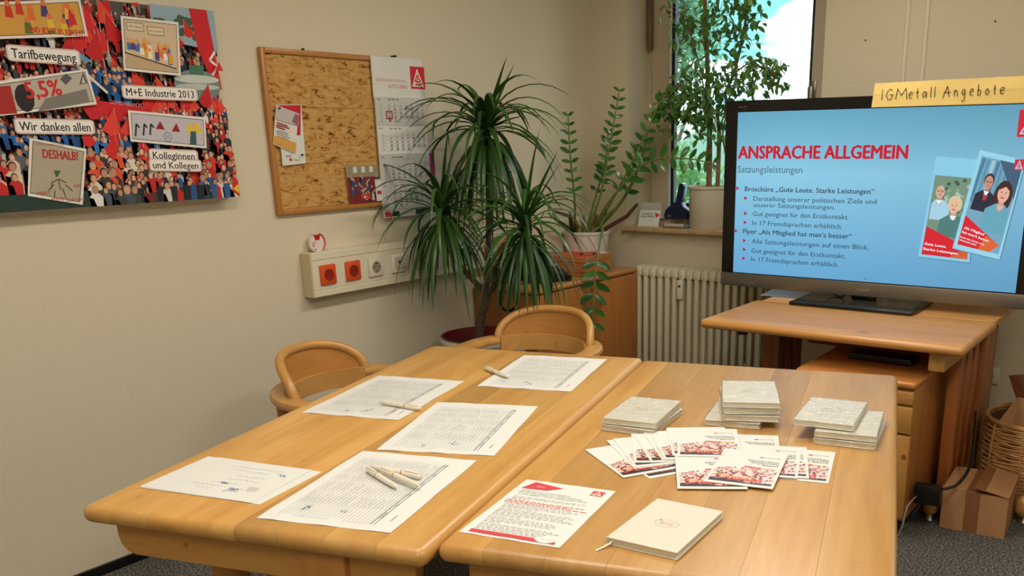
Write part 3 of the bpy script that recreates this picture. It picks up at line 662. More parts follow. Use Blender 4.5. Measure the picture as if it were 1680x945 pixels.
def socket(y, m, kind):
    zc = th_ / 2 - .002
    s_ = obj('socket', MB().rbox(TX - .001, TX + .010, y - .040, y + .040, zc - .041, zc + .041, .005, 2), m, tr, {'o': 'orange socket outlet', 'w': 'white socket outlet', 'd': 'white aerial and data outlet'}[kind])
    rec = {'o': mat('orange_recess', (150, 34, 16), .5), 'w': mat('white_recess', (150, 142, 118), .5), 'd': mat('data_recess', (196, 188, 162), .5)}[kind]
    if kind == 'd':
        obj('cover_plate', MB().rbox(TX + .010, TX + .014, y - .026, y + .026, zc - .024, zc + .030, .002, 1), rec, s_)
        obj('jack', MB().lathe([(.006, 0), (.006, .002), (0, .002)], n=12, M=Tr(TX + .0141, y, zc + .006) @ Ry(PI / 2)), DARK, s_)
    else:
        mr_ = MB().lathe([(.024, .0), (.024, .003), (.020, .003), (.020, .0005), (0, .0005)], n=24, M=Tr(TX + .0096, y, zc) @ Ry(PI / 2)); obj('recess', mr_, rec, s_)
        for dz in (-.0095, .0095): obj('contact_hole', MB().lathe([(.003, .001), (0, .001)], n=8, M=Tr(TX + .0100, y + dz, zc) @ Ry(PI / 2)), DARK, s_)
        obj('ground_clip', MB().box(TX + .0101, TX + .0125, y - .003, y + .003, zc + .014, zc + .02).box(TX + .0101, TX + .0125, y - .003, y + .003, zc - .02, zc - .014), METAL, s_)
for (px, py), m, k in (((537, 449), ORANGE, 'o'), ((578, 443), ORANGE, 'o'), ((615, 436), WHITE, 'w'), ((652, 430), WHITE, 'd'), ((690, 424), WHITE, 'd')):
    y_ = {537: (-3.045, 2.507, 0.933)[1], 578: (-3.045, 2.641, 0.931)[1], 615: (-3.045, 2.769, 0.934)[1], 652: (-3.045, 2.904, 0.935)[1], 690: (-3.045, 3.05, 0.934)[1]}[px]
    socket(y_ - TY0, m, k)
# round clear dispenser on the trunking
dz_ = 1.0225; dy_ = (-3.075, 2.492, 1.042)[1]
dsp = thing('disc_dispenser', 'small round clear gadget with a red top and red rim on the trunking', 'dispenser', (XL + .032, dy_, dz_))
CLEAR = mat('clear_acrylic', (232, 222, 208), .15, spec=.6)
def disc_poly(r, cz, flat, n=28): return [(r * math.cos(2 * PI * k / n), max(cz + r * math.sin(2 * PI * k / n), flat)) for k in range(n)]
obj('body', MB().prism(disc_poly(.037, .036, 0), 'x', -.007, .007), CLEAR, dsp)
obj('rim', MB().tube([(0.006, .037 * math.cos(t), .036 + .037 * math.sin(t)) for t in [(-.9 + 2.1 * k / 12) for k in range(13)]], .004, 6), mat('red_rim', (206, 40, 40), .4), dsp)
obj('red_cap', MB().prism([(-.018, .07), (.018, .07), (.010, .048), (-.010, .048)], 'x', -.008, .008), mat('red_cap_plastic', (190, 24, 30), .4), dsp)
a = Art((.0072, 0, 0), (0, 1, 0), (0, 0, 1), base=.0001)
for k in range(3): a.line([(-.030, .040 - k * .004), (-.008, .040 - k * .004)], .0012, (206, 60, 60))
emblem(a, -.026, .022, .008, .008, False); emblem(a, -.018, .006, .008, .008, False); a.done('print', PRINT, dsp)

# ================================================================== conference tables
TA = math.radians(16.5)
def stadium(y0, y1, z0, z1, r, ins, n=5):
    """side profile (y,z) with bullnose ends, shrunk by ins"""
    y0 += ins; y1 -= ins; z0 += ins; z1 -= ins; r = min(max(r - ins, .0005), (z1 - z0) / 2); P = []
    for (cy, cz, a0) in ((y1 - r, z1 - r, 0), (y0 + r, z1 - r, PI / 2), (y0 + r, z0 + r, PI), (y1 - r, z0 + r, 1.5 * PI)):
        for k in range(n + 1):
            a = a0 + PI / 2 * k / n; P.append((cy + r * math.cos(a), cz + r * math.sin(a)))
    return P
def board(x0, x1, y0, y1, z0, z1, r, le=False, re_=False, n=4, g=.0002):
    """one stave of a table top: grain along y, bullnosed at both ends and on an outer side if asked"""
    st = []
    if le: st += [(x0 + r - r * math.cos(PI / 2 * k / n), r - r * math.sin(PI / 2 * k / n)) for k in range(n + 1)]
    else: st += [(x0 + g, 0)]
    if re_: st += [(x1 - r + r * math.sin(PI / 2 * k / n), r - r * math.cos(PI / 2 * k / n)) for k in range(n + 1)]
    else: st += [(x1 - g, 0)]
    return MB().loft([[(x, a, b) for a, b in stadium(y0, y1, z0, z1, r, i)] for x, i in st])
def conf_table(loc, label, cuts, W, L):
    t = thing('conference_table', label, 'table', loc, TA, None)
    for i, (a, b) in enumerate(zip(cuts[:-1], cuts[1:])):
        obj('plank', board(a, b, 0, L, .700, .740, .019, i == 0, i == len(cuts) - 2), OAK, t)
    # end aprons with rounded lower corners, side rails, trestle posts, feet
    x0, x1 = .045, W - .045; r = .04
    pl = [(x0, .699), (x0, .62 + r)] + [(x0 + r - r * math.cos(a), .62 + r - r * math.sin(a)) for a in (.5, 1.0)] + [(x0 + r, .62), (x1 - r, .62)] + [(x1 - r + r * math.sin(a), .62 + r - r * math.cos(a)) for a in (.5, 1.0)] + [(x1, .62 + r), (x1, .699)]
    for y in (.045, L - .075):
        ap = obj('apron', MB().prism(pl, 'y', y, y + .030), OAKX, t)
        obj('dowel', MB().lathe([(.006, .0), (.006, .0012), (0, .0012)], n=10, M=Tr(.22, y if y < .1 else y + .03, .66) @ Rx(PI / 2 if y < .1 else -PI / 2)), REDOAK, ap)
    for x in (x0 + .06, x1 - .085): obj('side_rail', MB().rbox(x, x + .025, .076, L - .076, .63, .699, .003), OAK, t)
    return t
WA, LA = .80, 1.585
tA = conf_table((-1.884, .846, 0), 'left conference table of honey-coloured planks, with sign-up sheets on it', [0, .078, .172, .286, .384, .487, .586, .700, .80], WA, LA)
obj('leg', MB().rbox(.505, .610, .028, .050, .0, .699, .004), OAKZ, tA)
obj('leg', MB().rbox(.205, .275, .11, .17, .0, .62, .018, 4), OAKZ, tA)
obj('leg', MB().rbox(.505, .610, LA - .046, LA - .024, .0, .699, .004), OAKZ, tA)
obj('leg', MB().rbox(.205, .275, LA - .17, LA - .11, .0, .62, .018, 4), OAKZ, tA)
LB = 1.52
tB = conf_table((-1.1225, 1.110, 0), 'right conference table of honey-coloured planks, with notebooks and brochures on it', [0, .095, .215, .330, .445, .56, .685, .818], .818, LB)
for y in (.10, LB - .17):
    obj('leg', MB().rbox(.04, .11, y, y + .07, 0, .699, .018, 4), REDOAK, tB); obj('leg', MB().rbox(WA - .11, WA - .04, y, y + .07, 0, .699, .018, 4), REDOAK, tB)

# ================================================================== armchairs
CUSH = mat('grey_seat_fabric', (168, 160, 146), .9, bump=(200, .3, .002))
def make_chair(label):
    t = thing('round_armchair', label, 'chair')
    R0, R1, zt, zb = .225, .300, .660, .628
    # horseshoe arm band: rounded section swept round the back and forward
    path = [(-1, .16)]; pts = []
    for k in range(25):
        a = PI + PI * k / 24; pts.append((math.cos(a), math.sin(a)))
    rings = []
    def sect(cx, cy, nx, ny, ri, ro, ins=0):
        P = []
        rr = .013
        for (u, w, a0) in ((ro - rr, zt - rr, 0), (ri + rr, zt - rr, PI / 2), (ri + rr, zb + rr, PI), (ro - rr, zb + rr, 1.5 * PI)):
            for k in range(3):
                a = a0 + PI / 4 * k; uu = u + rr * math.cos(a); ww = w + rr * math.sin(a); P.append((cx + nx * uu, cy + ny * uu, ww))
        return P
    for y, k in ((.20, .5), (.19, .85), (.16, 1), (.08, 1)):
        m_ = (R0 + R1) / 2; h_ = (R1 - R0) / 2 * k; rings.append(sect(0, y, -1, 0, m_ - h_, m_ + h_))
    for cx, cy in pts: rings.append(sect(0, 0, cx, cy, R0, R1))
    for y, k in ((.08, 1), (.16, 1), (.19, .85), (.20, .5)):
        m_ = (R0 + R1) / 2; h_ = (R1 - R0) / 2 * k; rings.append(sect(0, y, 1, 0, m_ - h_, m_ + h_))
    obj('arm_band', MB().loft(rings), OAKC, t)
    # back panel: curved sheet with an arched top, and a thick bent rim along the arch
    RB, th, A0, hb = .246, math.radians(62), -PI / 2, .112
    def arch(s): return hb * (1 - abs(s) ** 2.6) ** .55
    n = 28; vs = []; fs = []
    for i in range(n + 1):
        s = -1 + 2 * i / n; a = A0 + s * th; h = arch(s)
        for rr in (RB - .006, RB + .006):
            lean = .10
            for z in (zt - .02, zt + h):
                q = rr + (z - zt) * lean; vs.append((q * math.cos(a), q * math.sin(a), z))
    for i in range(n):
        b = 4 * i; fs += [(b, b + 4, b + 5, b + 1), (b + 2, b + 3, b + 7, b + 6), (b + 1, b + 5, b + 7, b + 3)]
    obj('back_panel', MB().add(vs, fs, True), wood_back, t)
    rim = []
    for i in range(n * 2 + 1):
        s = -math.cos(PI * i / (2 * n)); a = A0 + s * th; z = zt - .004 + arch(s); q = RB + (z - zt) * .10; rim.append((q * math.cos(a), q * math.sin(a), z))
    rim = [(rim[0][0], rim[0][1], zt - .012)] + rim + [(rim[-1][0], rim[-1][1], zt - .012)]
    obj('back_rim', MB().tube(rim, .0165, 10), OAKC, t)
    obj('lower_strip', MB().loft([[(r_ * math.cos(A0 + s * th), r_ * math.sin(A0 + s * th), z) for r_, z in ((R0 - .004, zb - .03), (R0 + .008, zb - .03), (R0 + .008, zt + .004), (R0 - .004, zt + .004))] for s in [-1 + k / 8 for k in range(17)]]), OAKC, t)
    for x, y in ((-.235, .12), (.235, .12), (-.19, -.18), (.19, -.18)): obj('leg', MB().tube([(x, y, 0), (x, y, .35), (x * 1.02, y * 1.02, zb + .006)], [.014, .020, .020], 10), OAKZ, t)
    obj('seat', MB().lathe([(0, .40), (.20, .40), (.225, .415), (.225, .440), (.20, .462), (0, .468)], n=28), CUSH, t)
    obj('seat_frame', MB().lathe([(.19, .37), (.235, .37), (.235, .405), (.19, .405)], n=28), OAKC, t)
    return t
wood_back = wood('oak_veneer_back', (176, 118, 56), (194, 136, 70), 'x', vary=.04)
ch1 = make_chair('round-backed wooden armchair pushed in at the left side of the table, by the wall')
W_ang = TA
ch1.location = (-2.372, 2.05, 0); ch1.rotation_euler = (0, 0, TA - PI / 2)
ch2 = dup(ch1, (-2.235, 2.805, 0), math.radians(180 + 7.3), 'round-backed wooden armchair at the far end of the table, in front of the cabinet')

# ================================================================== cabinet in the corner
KX0, KX1, KY0, KY1, KZ = -3.095, -2.690, 3.455, 4.386, .757
CABW = wood('cabinet_oak', (170, 104, 44), (194, 128, 62), 'z')
CABT = wood('cabinet_top_oak', (190, 126, 60), (210, 150, 82), 'y')
kb = thing('corner_cabinet', 'low honey-coloured wooden cabinet in the corner under the plants', 'cabinet', (KX0, KY0, 0))
kw, kd = KX1 - KX0, KY1 - KY0
obj('carcass', MB().rbox(0, kw - .02, .008, kd - .004, .05, KZ - .028, .003), CABW, kb)
obj('top', MB().rbox(0, kw, 0, kd, KZ - .026, KZ, .010, 3), CABT, kb)
obj('plinth', MB().box(.02, kw - .05, .03, kd - .03, 0, .05), DARK, kb)
for a_, b_ in ((.004, kd / 2 - .002), (kd / 2 + .002, kd - .002)):
    dr = obj('door', MB().rbox(kw - .020, kw - .001, a_, b_, .055, KZ - .031, .006, 2), CABW, kb)
    if a_ > .1: obj('knob', MB().lathe([(0, .028), (.013, .027), (.016, .02), (.012, .011), (.008, .0)], n=14, M=Tr(kw, a_ + .065, .635) @ Ry(PI / 2)), REDOAK, dr)
# two flat brown boxes
bx = thing('cardboard_box', 'flat brown cardboard box with an orange and red print, upper one on the cabinet', 'box', (-2.86, 4.065, KZ + .051), math.radians(4))
def flatbox(t, m=CARD):
    obj('base', MB().rbox(-.115, .115, -.135, .135, 0, .026, .002, 1), m, t); obj('lid', MB().rbox(-.118, .118, -.138, .138, .020, .049, .002, 1), m, t)
BOXM = mat('brown_box', (190, 120, 66), .8)
flatbox(bx, BOXM)
a = Art((0, 0, .0492), (1, 0, 0), (0, 1, 0), base=.0001)
a.poly([(-.112, -.13), (.112, -.13), (.112, .13), (-.112, .13)], (206, 66, 36)); a.poly([(.03, -.06), (.10, -.02), (.06, .07), (-.02, .04)], (40, 24, 24)); a.poly([(.04, -.035), (.08, -.01), (.055, .045), (.0, .03)], (214, 110, 90)); a.poly([(.07, .06), (.112, .06), (.112, .13), (.03, .13)], (230, 220, 210)); a.poly([(-.112, -.13), (-.02, -.13), (-.05, 0), (-.112, .02)], (226, 110, 60))
a.done('print', PRINT, bx)
bx2 = thing('cardboard_box', 'flat plain brown cardboard box, lower one on the cabinet', 'box', (-2.862, 4.062, KZ + .001), math.radians(2)); flatbox(bx2, BOXM)
# telephone
ph = thing('desk_telephone', 'black desk telephone with a grey display on the cabinet', 'telephone', (-2.86, 3.74, KZ + .001), math.radians(62))
M_ = Rx(math.radians(20))
obj('base', MB().prism([(-.10, 0), (.10, 0), (.10, .075), (-.10, .022)], 'x', -.105, .105), BLACK, ph)
obj('handset', MB().tube([(-.085, -.09, .045), (-.085, -.085, .075), (-.085, -.04, .088), (-.085, .04, .105), (-.085, .085, .112), (-.085, .10, .085)], [.020, .022, .015, .015, .022, .02], 10), BLACK, ph)
tilt = math.atan2(.053, .2)
TP = Tr(0, 0, .0485) @ Rx(tilt)
obj('display', MB().rbox(-.03, .09, .035, .092, .001, .012, .003, 1, M=TP), mat('grey_display', (146, 150, 140), .25), ph)
kk = MB()
for i in range(6):
    for j in range(4): kk.rbox(-.030 + i * .021, -.014 + i * .021, -.085 + j * .027, -.067 + j * .027, .001, .006, .001, 1, M=TP)
o_ = obj('keypad', kk, mat('phone_keys', (46, 46, 48), .4), ph); o_['kind'] = 'stuff'
cd_ = curve_pts([(-2.93, 3.66, KZ + .03), (-2.855, 3.44, 0.79), (-2.884, 3.42, 0.737), (-2.884, 3.42, 0.667), (-2.839, 3.42, 0.65), (-2.795, 3.42, 0.684), (-2.783, 3.43, 0.773), (-2.84, 3.60, KZ + .02)], 8)
tag(obj('telephone_cord', MB().tube(cd_, .006, 6), BLACK), 'black coiled telephone cord looping down the cabinet end', 'cord')

# ================================================================== radiator under the window
rd = thing('radiator', 'cream ribbed column radiator under the window', 'radiator', (-2.722, 4.394, 0))
RM = mat('radiator_enamel', (214, 206, 176), .35, coat=.4)
pitch = .0463; nr = 17
def rib_mb():
    m = MB(); z0, z1 = .155, .765
    # three flat tubes front to back joined by rounded heads
    for y in (0.0, .055, .11): m.rbox(-.0125, .0125, y, y + .034, z0 + .035, z1 - .035, .008, 2)
    for zc in (z1 - .028, z0 + .028):
        pr = []
        up = zc > .4
        h = .028
        P = [(0, -h), (.144, -h), (.144, h * .2), (.132, h * .75), (.11, h), (.034, h), (.012, h * .75), (0, h * .2)]
        if not up: P = [(y, -z) for y, z in P][::-1]
        m.loft([[(x, y + (.072 - y) * k, zc + z * (1 - k)) for y, z in P] for x, k in ((-.0215, .22), (-.0175, .05), (-.010, 0), (.010, 0), (.0175, .05), (.0215, .22))])
    return m.mesh('rib', RM)
rib0 = rib_mb()
for k in range(nr): link('rib', rib0, rd, Tr(.025 + pitch * k, 0, 0))
for zc in (.19, .735): obj('hub_pipe', MB().tube([(-.0, .072, zc), (pitch * nr + .02, .072, zc)], .016, 10), RM, rd)
hc = obj('heat_meter', MB().rbox(.025 + pitch * 7 - .5 * pitch - .017 - pitch * .5, .025 + pitch * 7 - .5 * pitch + .017 - pitch * .5, -.018, -.0005, .60, .705, .004, 2), WHITE, rd)
obj('meter_window', MB().box(.025 + pitch * 6 - .008, .025 + pitch * 6 + .006, -.0188, -.018, .665, .677), DARK, hc)
for zc, nm in ((.36, 'lower'), (.60, 'upper')): pass
obj('bleed_screw', MB().rbox(.025 + pitch * 14.5, .033 + pitch * 14.5, -.012, -.001, .27, .288, .002, 1), WHITE, rd)
for xx in (.1, .65): obj('bracket', MB().box(xx, xx + .02, .144, .18, .25, .28), RM, rd)
obj('foot', MB().box(.15, .17, .03, .11, 0, .156), RM, rd); obj('foot', MB().box(.65, .67, .03, .11, 0, .156), RM, rd)

# ================================================================== television desk
dk = thing('television_desk', 'honey-coloured wooden desk with plank trestle legs under the television', 'desk', (0, 0, 0))
DX0, DX1, DY0, DY1 = -1.722, -.684, 3.285, 4.125
DESKM = wood('desk_top_oak', (190, 132, 66), (212, 156, 88), 'x', vary=.05)
ys = [DY0, 3.40, 3.52, 3.64, 3.76, 3.83]
def dboard(y0, y1, f, b):
    # stave running along x: swap axes of board()
    m = board(y0, y1, DX0, DX1, .704, .740, .017, f, b); m.v = [(y, x, z) for x, y, z in m.v]; m.f = [tuple(reversed(f_)) for f_ in m.f]; return m
for i in range(len(ys) - 1): obj('plank', dboard(ys[i], ys[i + 1], i == 0, i == len(ys) - 2), DESKM, dk)
obj('rear_shelf', MB().rbox(DX0 + .03, DX1 - .012, 3.832, DY1 + .14, .716, .738, .004), DESKM, dk)
for s_, x in (('r', -.784), ('l', -1.60)):
    obj('beam', MB().rbox(x - .030, x + .030, DY0 + .05 if s_ == 'r' else 3.70, DY1, .630, .703, .006), OAK if s_ == 'r' else REDOAKY, dk)
    rn = obj('foot_runner', MB().rbox(x - .027, x + .027, 3.44, 4.30, .024, .108, .026, 4), OAKZ, dk)
    for y in (3.475, 4.26): obj('glide', MB().lathe([(.019, 0), (.022, .004), (.014, .016), (.012, .03)], c=(x, y, 0.0005), n=14), METAL, rn)
for x in (-.778,):
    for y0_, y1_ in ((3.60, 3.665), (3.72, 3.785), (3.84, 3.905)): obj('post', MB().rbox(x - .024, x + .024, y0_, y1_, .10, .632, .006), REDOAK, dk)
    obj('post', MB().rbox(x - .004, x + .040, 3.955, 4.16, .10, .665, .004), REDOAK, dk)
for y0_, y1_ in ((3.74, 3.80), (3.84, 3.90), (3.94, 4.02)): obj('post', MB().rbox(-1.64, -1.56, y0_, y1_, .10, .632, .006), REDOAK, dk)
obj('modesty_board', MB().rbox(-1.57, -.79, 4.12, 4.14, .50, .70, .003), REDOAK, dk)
obj('grommet', MB().lathe([(.022, 0), (.022, .014), (.016, .018), (0, .018)], c=(-1.555, 3.345, .686), n=14), BLACK, dk)
# pedestal
PX0, PX1, PY_0, PY_1, PT = -1.282, -.826, 3.245, 3.89, .600
pd = thing('drawer_pedestal', 'wooden drawer pedestal standing under the television desk', 'drawers', (PX0, PY_0, 0))
pw, pdp = PX1 - PX0, PY_1 - PY_0
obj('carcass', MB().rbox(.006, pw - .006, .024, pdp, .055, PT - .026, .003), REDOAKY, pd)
obj('top', MB().rbox(0, pw, 0, pdp, PT - .024, PT, .009, 3), wood('pedestal_top_oak', (182, 114, 52), (200, 134, 66), 'x'), pd)
for z0_, z1_ in ((.515, .566), (.405, .508), (.07, .398)):
    d_ = obj('drawer', MB().rbox(.004, pw - .004, .002, .022, z0_, z1_, .007, 2), OAKX, pd)
obj('finger_notch', MB().lathe([(.010, 0), (.010, .001), (0, .001)], n=14, M=Tr(pw - .02, .0018, .318) @ Rx(PI / 2)), REDOAK, d_)
for x in (.05, pw - .05):
    for y in (.06, pdp - .06): obj('castor', MB().lathe([(0, -.012), (.027, -.012), (.027, .012), (0, .012)], n=16, M=Tr(x, y, .0275) @ Ry(PI / 2)).box(x - .006, x + .006, y - .01, y + .01, .03, .056), BLACK, pd)
rc = thing('set_top_box', 'flat black device lying on the pedestal under the desk', 'device', (-1.035, 3.54, PT + .001), math.radians(-3))
obj('case', MB().rbox(-.125, .125, -.055, .055, 0, .026, .004), BLACK, rc); obj('front_panel', MB().box(-.115, .115, -.0565, -.055, .005, .021), BLACKG, rc)

# ================================================================== television
TX0, TX1, TZ0_, TZ1_, TYF = -1.950, -.590, .777, 1.604, 3.936
tv = thing('television', 'large black flat-screen television showing a slide, on the desk', 'television', ((TX0 + TX1) / 2, TYF, 0))
tw = (TX1 - TX0) / 2
obj('rear_housing', MB().rbox(-tw + .02, tw - .02, .03, .085, TZ0_ + .02, TZ1_ - .02, .012), BLACK, tv)
obj('bezel', MB().box(-tw, tw, .004, .032, TZ0_ + .062, TZ1_), BLACKG, tv)
BEZ = mat('grey_bezel', (122, 114, 102), .38, metal=.6)
obj('lower_bezel', MB().rbox(-tw - .002, tw + .002, -.004, .030, TZ0_, TZ0_ + .060, .004, 2), BEZ, tv, 'brushed grey lower bezel')
obj('side_bezel', MB().rbox(-tw, -tw + .060, .0, .02, TZ0_ + .061, TZ1_, .002, 1).rbox(tw - .060, tw, .0, .02, TZ0_ + .061, TZ1_, .002, 1).rbox(-tw + .0605, tw - .0605, .0, .02, 1.556, TZ1_, .002, 1), BLACKG, tv)
sx0, sx1, sz0, sz1 = -1.889, -.651, .841, 1.555
cxv = (TX0 + TX1) / 2
scr = obj('screen', MB().box(sx0 - cxv, sx1 - cxv, .001, .006, sz0, sz1), BLACK, tv)
# the slide
S = Art((0, .001, 0), (1, 0, 0), (0, 0, 1), step=.00004, base=.0004)
def sp(p): return (p[0] - cxv, p[1])
x0, x1 = sx0 - cxv, sx1 - cxv
C1, C2, C3 = (96, 162, 190), (136, 196, 224), (98, 164, 206)
nn = 8
S.h += S.step
for i in range(nn):
    for j in range(nn):
        def cc(a, b):
            a /= nn; b /= nn; k = [C3[q] + (C2[q] - C3[q]) * min(1, b * 1.6) if b < .625 else C2[q] + (C1[q] - C2[q]) * (b - .625) / .375 for q in range(3)]
            g_ = 1 - .10 * abs(a - .2); return tuple(q * g_ for q in k)
        S.poly([(x0 + (x1 - x0) * a / nn, sz0 + (sz1 - sz0) * b / nn) for a, b in ((i, j), (i + 1, j), (i + 1, j + 1), (i, j + 1))], [cc(i, j), cc(i + 1, j), cc(i + 1, j + 1), cc(i, j + 1)], True)
def stext(t, a, b, h, col, bold=0, shear=0):
    (u0, v0), (u1, v1) = sp(a), sp(b); S.text(t, u0, v0 , h, col, w=u1 - u0, bold=bold, shear=shear, rot=math.atan2(v1 - v0, u1 - u0) * .0)
DKT = (44, 74, 92)
stext('ANSPRACHE ALLGEMEIN', (-1.88, 1.356), (-1.123, 1.354), .054, (190, 16, 46), .038, 0)
stext('Satzungsleistungen', (-1.882, 1.294), (-1.571, 1.287), .030, (60, 96, 116))
stext('Broschüre „Gute Leute. Starke Leistungen“', (-1.843, 1.212), (-1.248, 1.215), .0215, DKT, .022)
stext('Darstellung unserer politischen Ziele und', (-1.799, 1.171), (-1.234, 1.173), .0205, DKT, .006)
stext('unserer Satzungsleistungen.', (-1.797, 1.143), (-1.413, 1.143), .0195, DKT, .004)
stext('Gut geeignet für den Erstkontakt.', (-1.799, 1.103), (-1.35, 1.103), .0205, DKT, .006)
stext('In 17 Fremdsprachen erhältlich.', (-1.8, 1.062), (-1.375, 1.064), .0205, DKT, .006)
stext('Flyer „Als Mitglied hat man‘s besser“', (-1.844, 1.022), (-1.331, 1.021), .0215, DKT, .022)
stext('Alle Satzungsleistungen auf einen Blick.', (-1.8, 0.979), (-1.253, 0.981), .0205, DKT, .006)
stext('Gut geeignet für den Erstkontakt.', (-1.799, 0.936), (-1.352, 0.939), .0205, DKT, .006)
stext('In 17 Fremdsprachen erhältlich.', (-1.799, 0.897), (-1.38, 0.897), .0205, DKT, .006)
stext('4', (-1.262, 0.85), (-1.254, 0.85), .010, DKT)
for p in ((-1.886, 1.224), (-1.844, 1.181), (-1.842, 1.113), (-1.843, 1.072), (-1.887, 1.032), (-1.843, 0.99), (-1.842, 0.949), (-1.843, 0.908)):
    u, v = sp(p); S.poly([(u, v - .009), (u + .016, v), (u, v + .009)], (170, 24, 60))
# corner emblem
(u0, v0), (u1, v1) = sp((-0.715, 1.436)), (x1, 1.535); emblem(S, u0, v0, .10, v1 - v0, bg=(196, 30, 56), fg=(180, 210, 226))
def quadp(q): return [sp(p) for p in q]
def bil(Q, s, t):
    a, b, c, d = Q; return ((a[0] * (1 - s) + b[0] * s) * (1 - t) + (d[0] * (1 - s) + c[0] * s) * t, (a[1] * (1 - s) + b[1] * s) * (1 - t) + (d[1] * (1 - s) + c[1] * s) * t)
def person(Q, s, t, k, skin, hair, cloth, long=False, bald=False, glasses=False, blond=False):
    def B(a, b): return bil(Q, min(max(s + a * k, .03), .97), min(max(t + b * k * .55, .02), .98))
    def el(cx, cy, rx, ry, c, n=14): S.poly([B(cx + rx * math.cos(2 * PI * i / n), cy + ry * math.sin(2 * PI * i / n)) for i in range(n)], c)
    if long: el(.0, -.35, 1.15, 1.75, hair)
    S.poly([B(-1.9, -4.2), B(1.9, -4.2), B(1.75, -1.9), B(.6, -1.15), B(-.6, -1.15), B(-1.75, -1.9)], cloth)
    S.poly([B(-.35, -1.8), B(.35, -1.8), B(.35, -.7), B(-.35, -.7)], tuple(int(q * .88) for q in skin))
    S.poly([B(-.5, -1.25), B(.5, -1.25), B(0, -1.9)], (226, 236, 240) if not long else skin)
    if not bald and not long: el(0, .28, .88, 1.05, hair)
    if blond: el(.1, .35, 1.0, 1.1, hair)
    el(0, 0, .72, .98, skin)
    if long: S.poly([B(-.8, .2), B(-.5, 1.0), B(.5, 1.05), B(.8, .3), (B(.1, .75))], hair)
    for e in (-.28, .28): el(e, .12, .10, .07, (50, 40, 40), 6)
    el(0, -.12, .09, .16, tuple(int(q * .9) for q in skin), 6); el(0, -.45, .30, .10, (196, 90, 90) if long or blond else (170, 100, 90), 8)
    if glasses:
        for e in (-.3, .3): S.line([B(e + .22 * math.cos(i), .12 + .16 * math.sin(i)) for i in [0, 1.05, 2.1, 3.14, 4.2, 5.2, 6.28]], .0012, (40, 40, 44))
# brochure picture one (behind)
QA = quadp([(-1.043, 0.962), (-0.836, 0.95), (-0.843, 1.352), (-1.008, 1.366)])
S.poly([(u + .004, v - .004) for u, v in QA], (80, 130, 160)); S.poly(QA, (132, 196, 222))
QB = [bil(QA, .06, .03), bil(QA, .95, .03), bil(QA, .95, .82), bil(QA, .06, .82)]
S.poly(QB, (110, 140, 120))
for i in range(34): S.ell(*bil(QB, random.uniform(.3, .95), random.uniform(.55, .97)), .008, .008, random.choice([(130, 160, 130), (80, 110, 80), (160, 184, 160), (60, 90, 70)]), 7)
person(QB, .20, .80, .15, (206, 166, 146), (150, 120, 100), (160, 200, 220), bald=True, glasses=True)
person(QB, .58, .64, .17, (222, 178, 150), (206, 190, 150), (70, 120, 116), blond=True)
S.poly([bil(QB, 0, 0), bil(QB, 1, 0), bil(QB, 1, .10), bil(QB, .75, .2), bil(QB, 0, .36)], (206, 26, 46)); S.poly([bil(QB, .62, .0), bil(QB, 1, 0), bil(QB, 1, .16), bil(QB, .95, .15)], (206, 90, 50))
def slab(t, p, q, h): (u0, v0), (u1, v1) = p, q; S.text(t, u0, v0, h, (226, 236, 240), w=math.hypot(u1 - u0, v1 - v0), bold=.03, rot=math.atan2(v1 - v0, u1 - u0))
slab('Gute Leute.', bil(QB, .03, .125), bil(QB, .52, .115), .010); slab('Starke Leistungen.', bil(QB, .02, .06), bil(QB, .80, .045), .010)
# brochure picture two (front)
QA = quadp([(-0.905, 1.005), (-0.731, 0.971), (-0.696, 1.352), (-0.837, 1.382)])
QA = quadp([(-0.908, 1.005), (-0.724, 0.969), (-0.672, 1.35), (-0.843, 1.389)])
S.poly([(u + .004, v - .004) for u, v in QA], (80, 130, 160)); S.poly(QA, (146, 204, 226))
QB = [bil(QA, .08, .05), bil(QA, .95, .05), bil(QA, .97, .95), bil(QA, .08, .95)]
S.poly(QB, (110, 160, 184))
for i in range(7): S.poly([bil(QB, .12 * i, .50), bil(QB, .12 * i + .05, .50), bil(QB, .12 * i + .12, .98), bil(QB, .12 * i + .03, .98)], random.choice([(70, 120, 150), (150, 190, 206), (90, 140, 166)]))
S.poly([bil(QB, .45, 1), bil(QB, 1, 1), bil(QB, 1, .62)], (60, 90, 116))
person(QB, .33, .74, .14, (196, 140, 124), (60, 44, 40), (34, 38, 56), glasses=True); S.poly([bil(QB, .28, .60), bil(QB, .38, .60), bil(QB, .36, .54), bil(QB, .30, .54)], (190, 40, 60))
person(QB, .74, .66, .19, (222, 170, 150), (60, 34, 34), (96, 160, 180), long=True)
S.poly([bil(QB, 0, 0), bil(QB, .74, 0), bil(QB, .86, .12), bil(QB, 0, .34)], (206, 26, 46)); S.poly([bil(QB, .50, .0), bil(QB, .78, 0), bil(QB, .96, .10), bil(QB, .6, .17)], (214, 96, 50))
slab('Als Mitglied', bil(QB, .05, .19), bil(QB, .55, .165), .0095); slab("hat man's besser.", bil(QB, .03, .14), bil(QB, .72, .105), .0095); slab('Es gibt viele Gründe, in die', bil(QB, .02, .085), bil(QB, .62, .06), .006); slab('Gewerkschaft zu gehen.', bil(QB, .02, .05), bil(QB, .45, .035), .006)
emblem(S, *sp((-0.71, 1.314)), .034, .040, bg=(196, 30, 56), fg=(180, 210, 226))
S.done('slide', SCREEN, scr)
a = Art((0, -.0042, 0), (1, 0, 0), (0, 0, 1), base=.0001); a.text('SONY', -.02, TZ0_ + .022, .011, (150, 142, 130), w=.055, bold=.02); 
for k in range(4): a.rect(-tw + .10 + k * .02, TZ0_ + .018, -tw + .108 + k * .02, TZ0_ + .021, (150, 142, 130))
a.done('lettering', PRINT, tv)
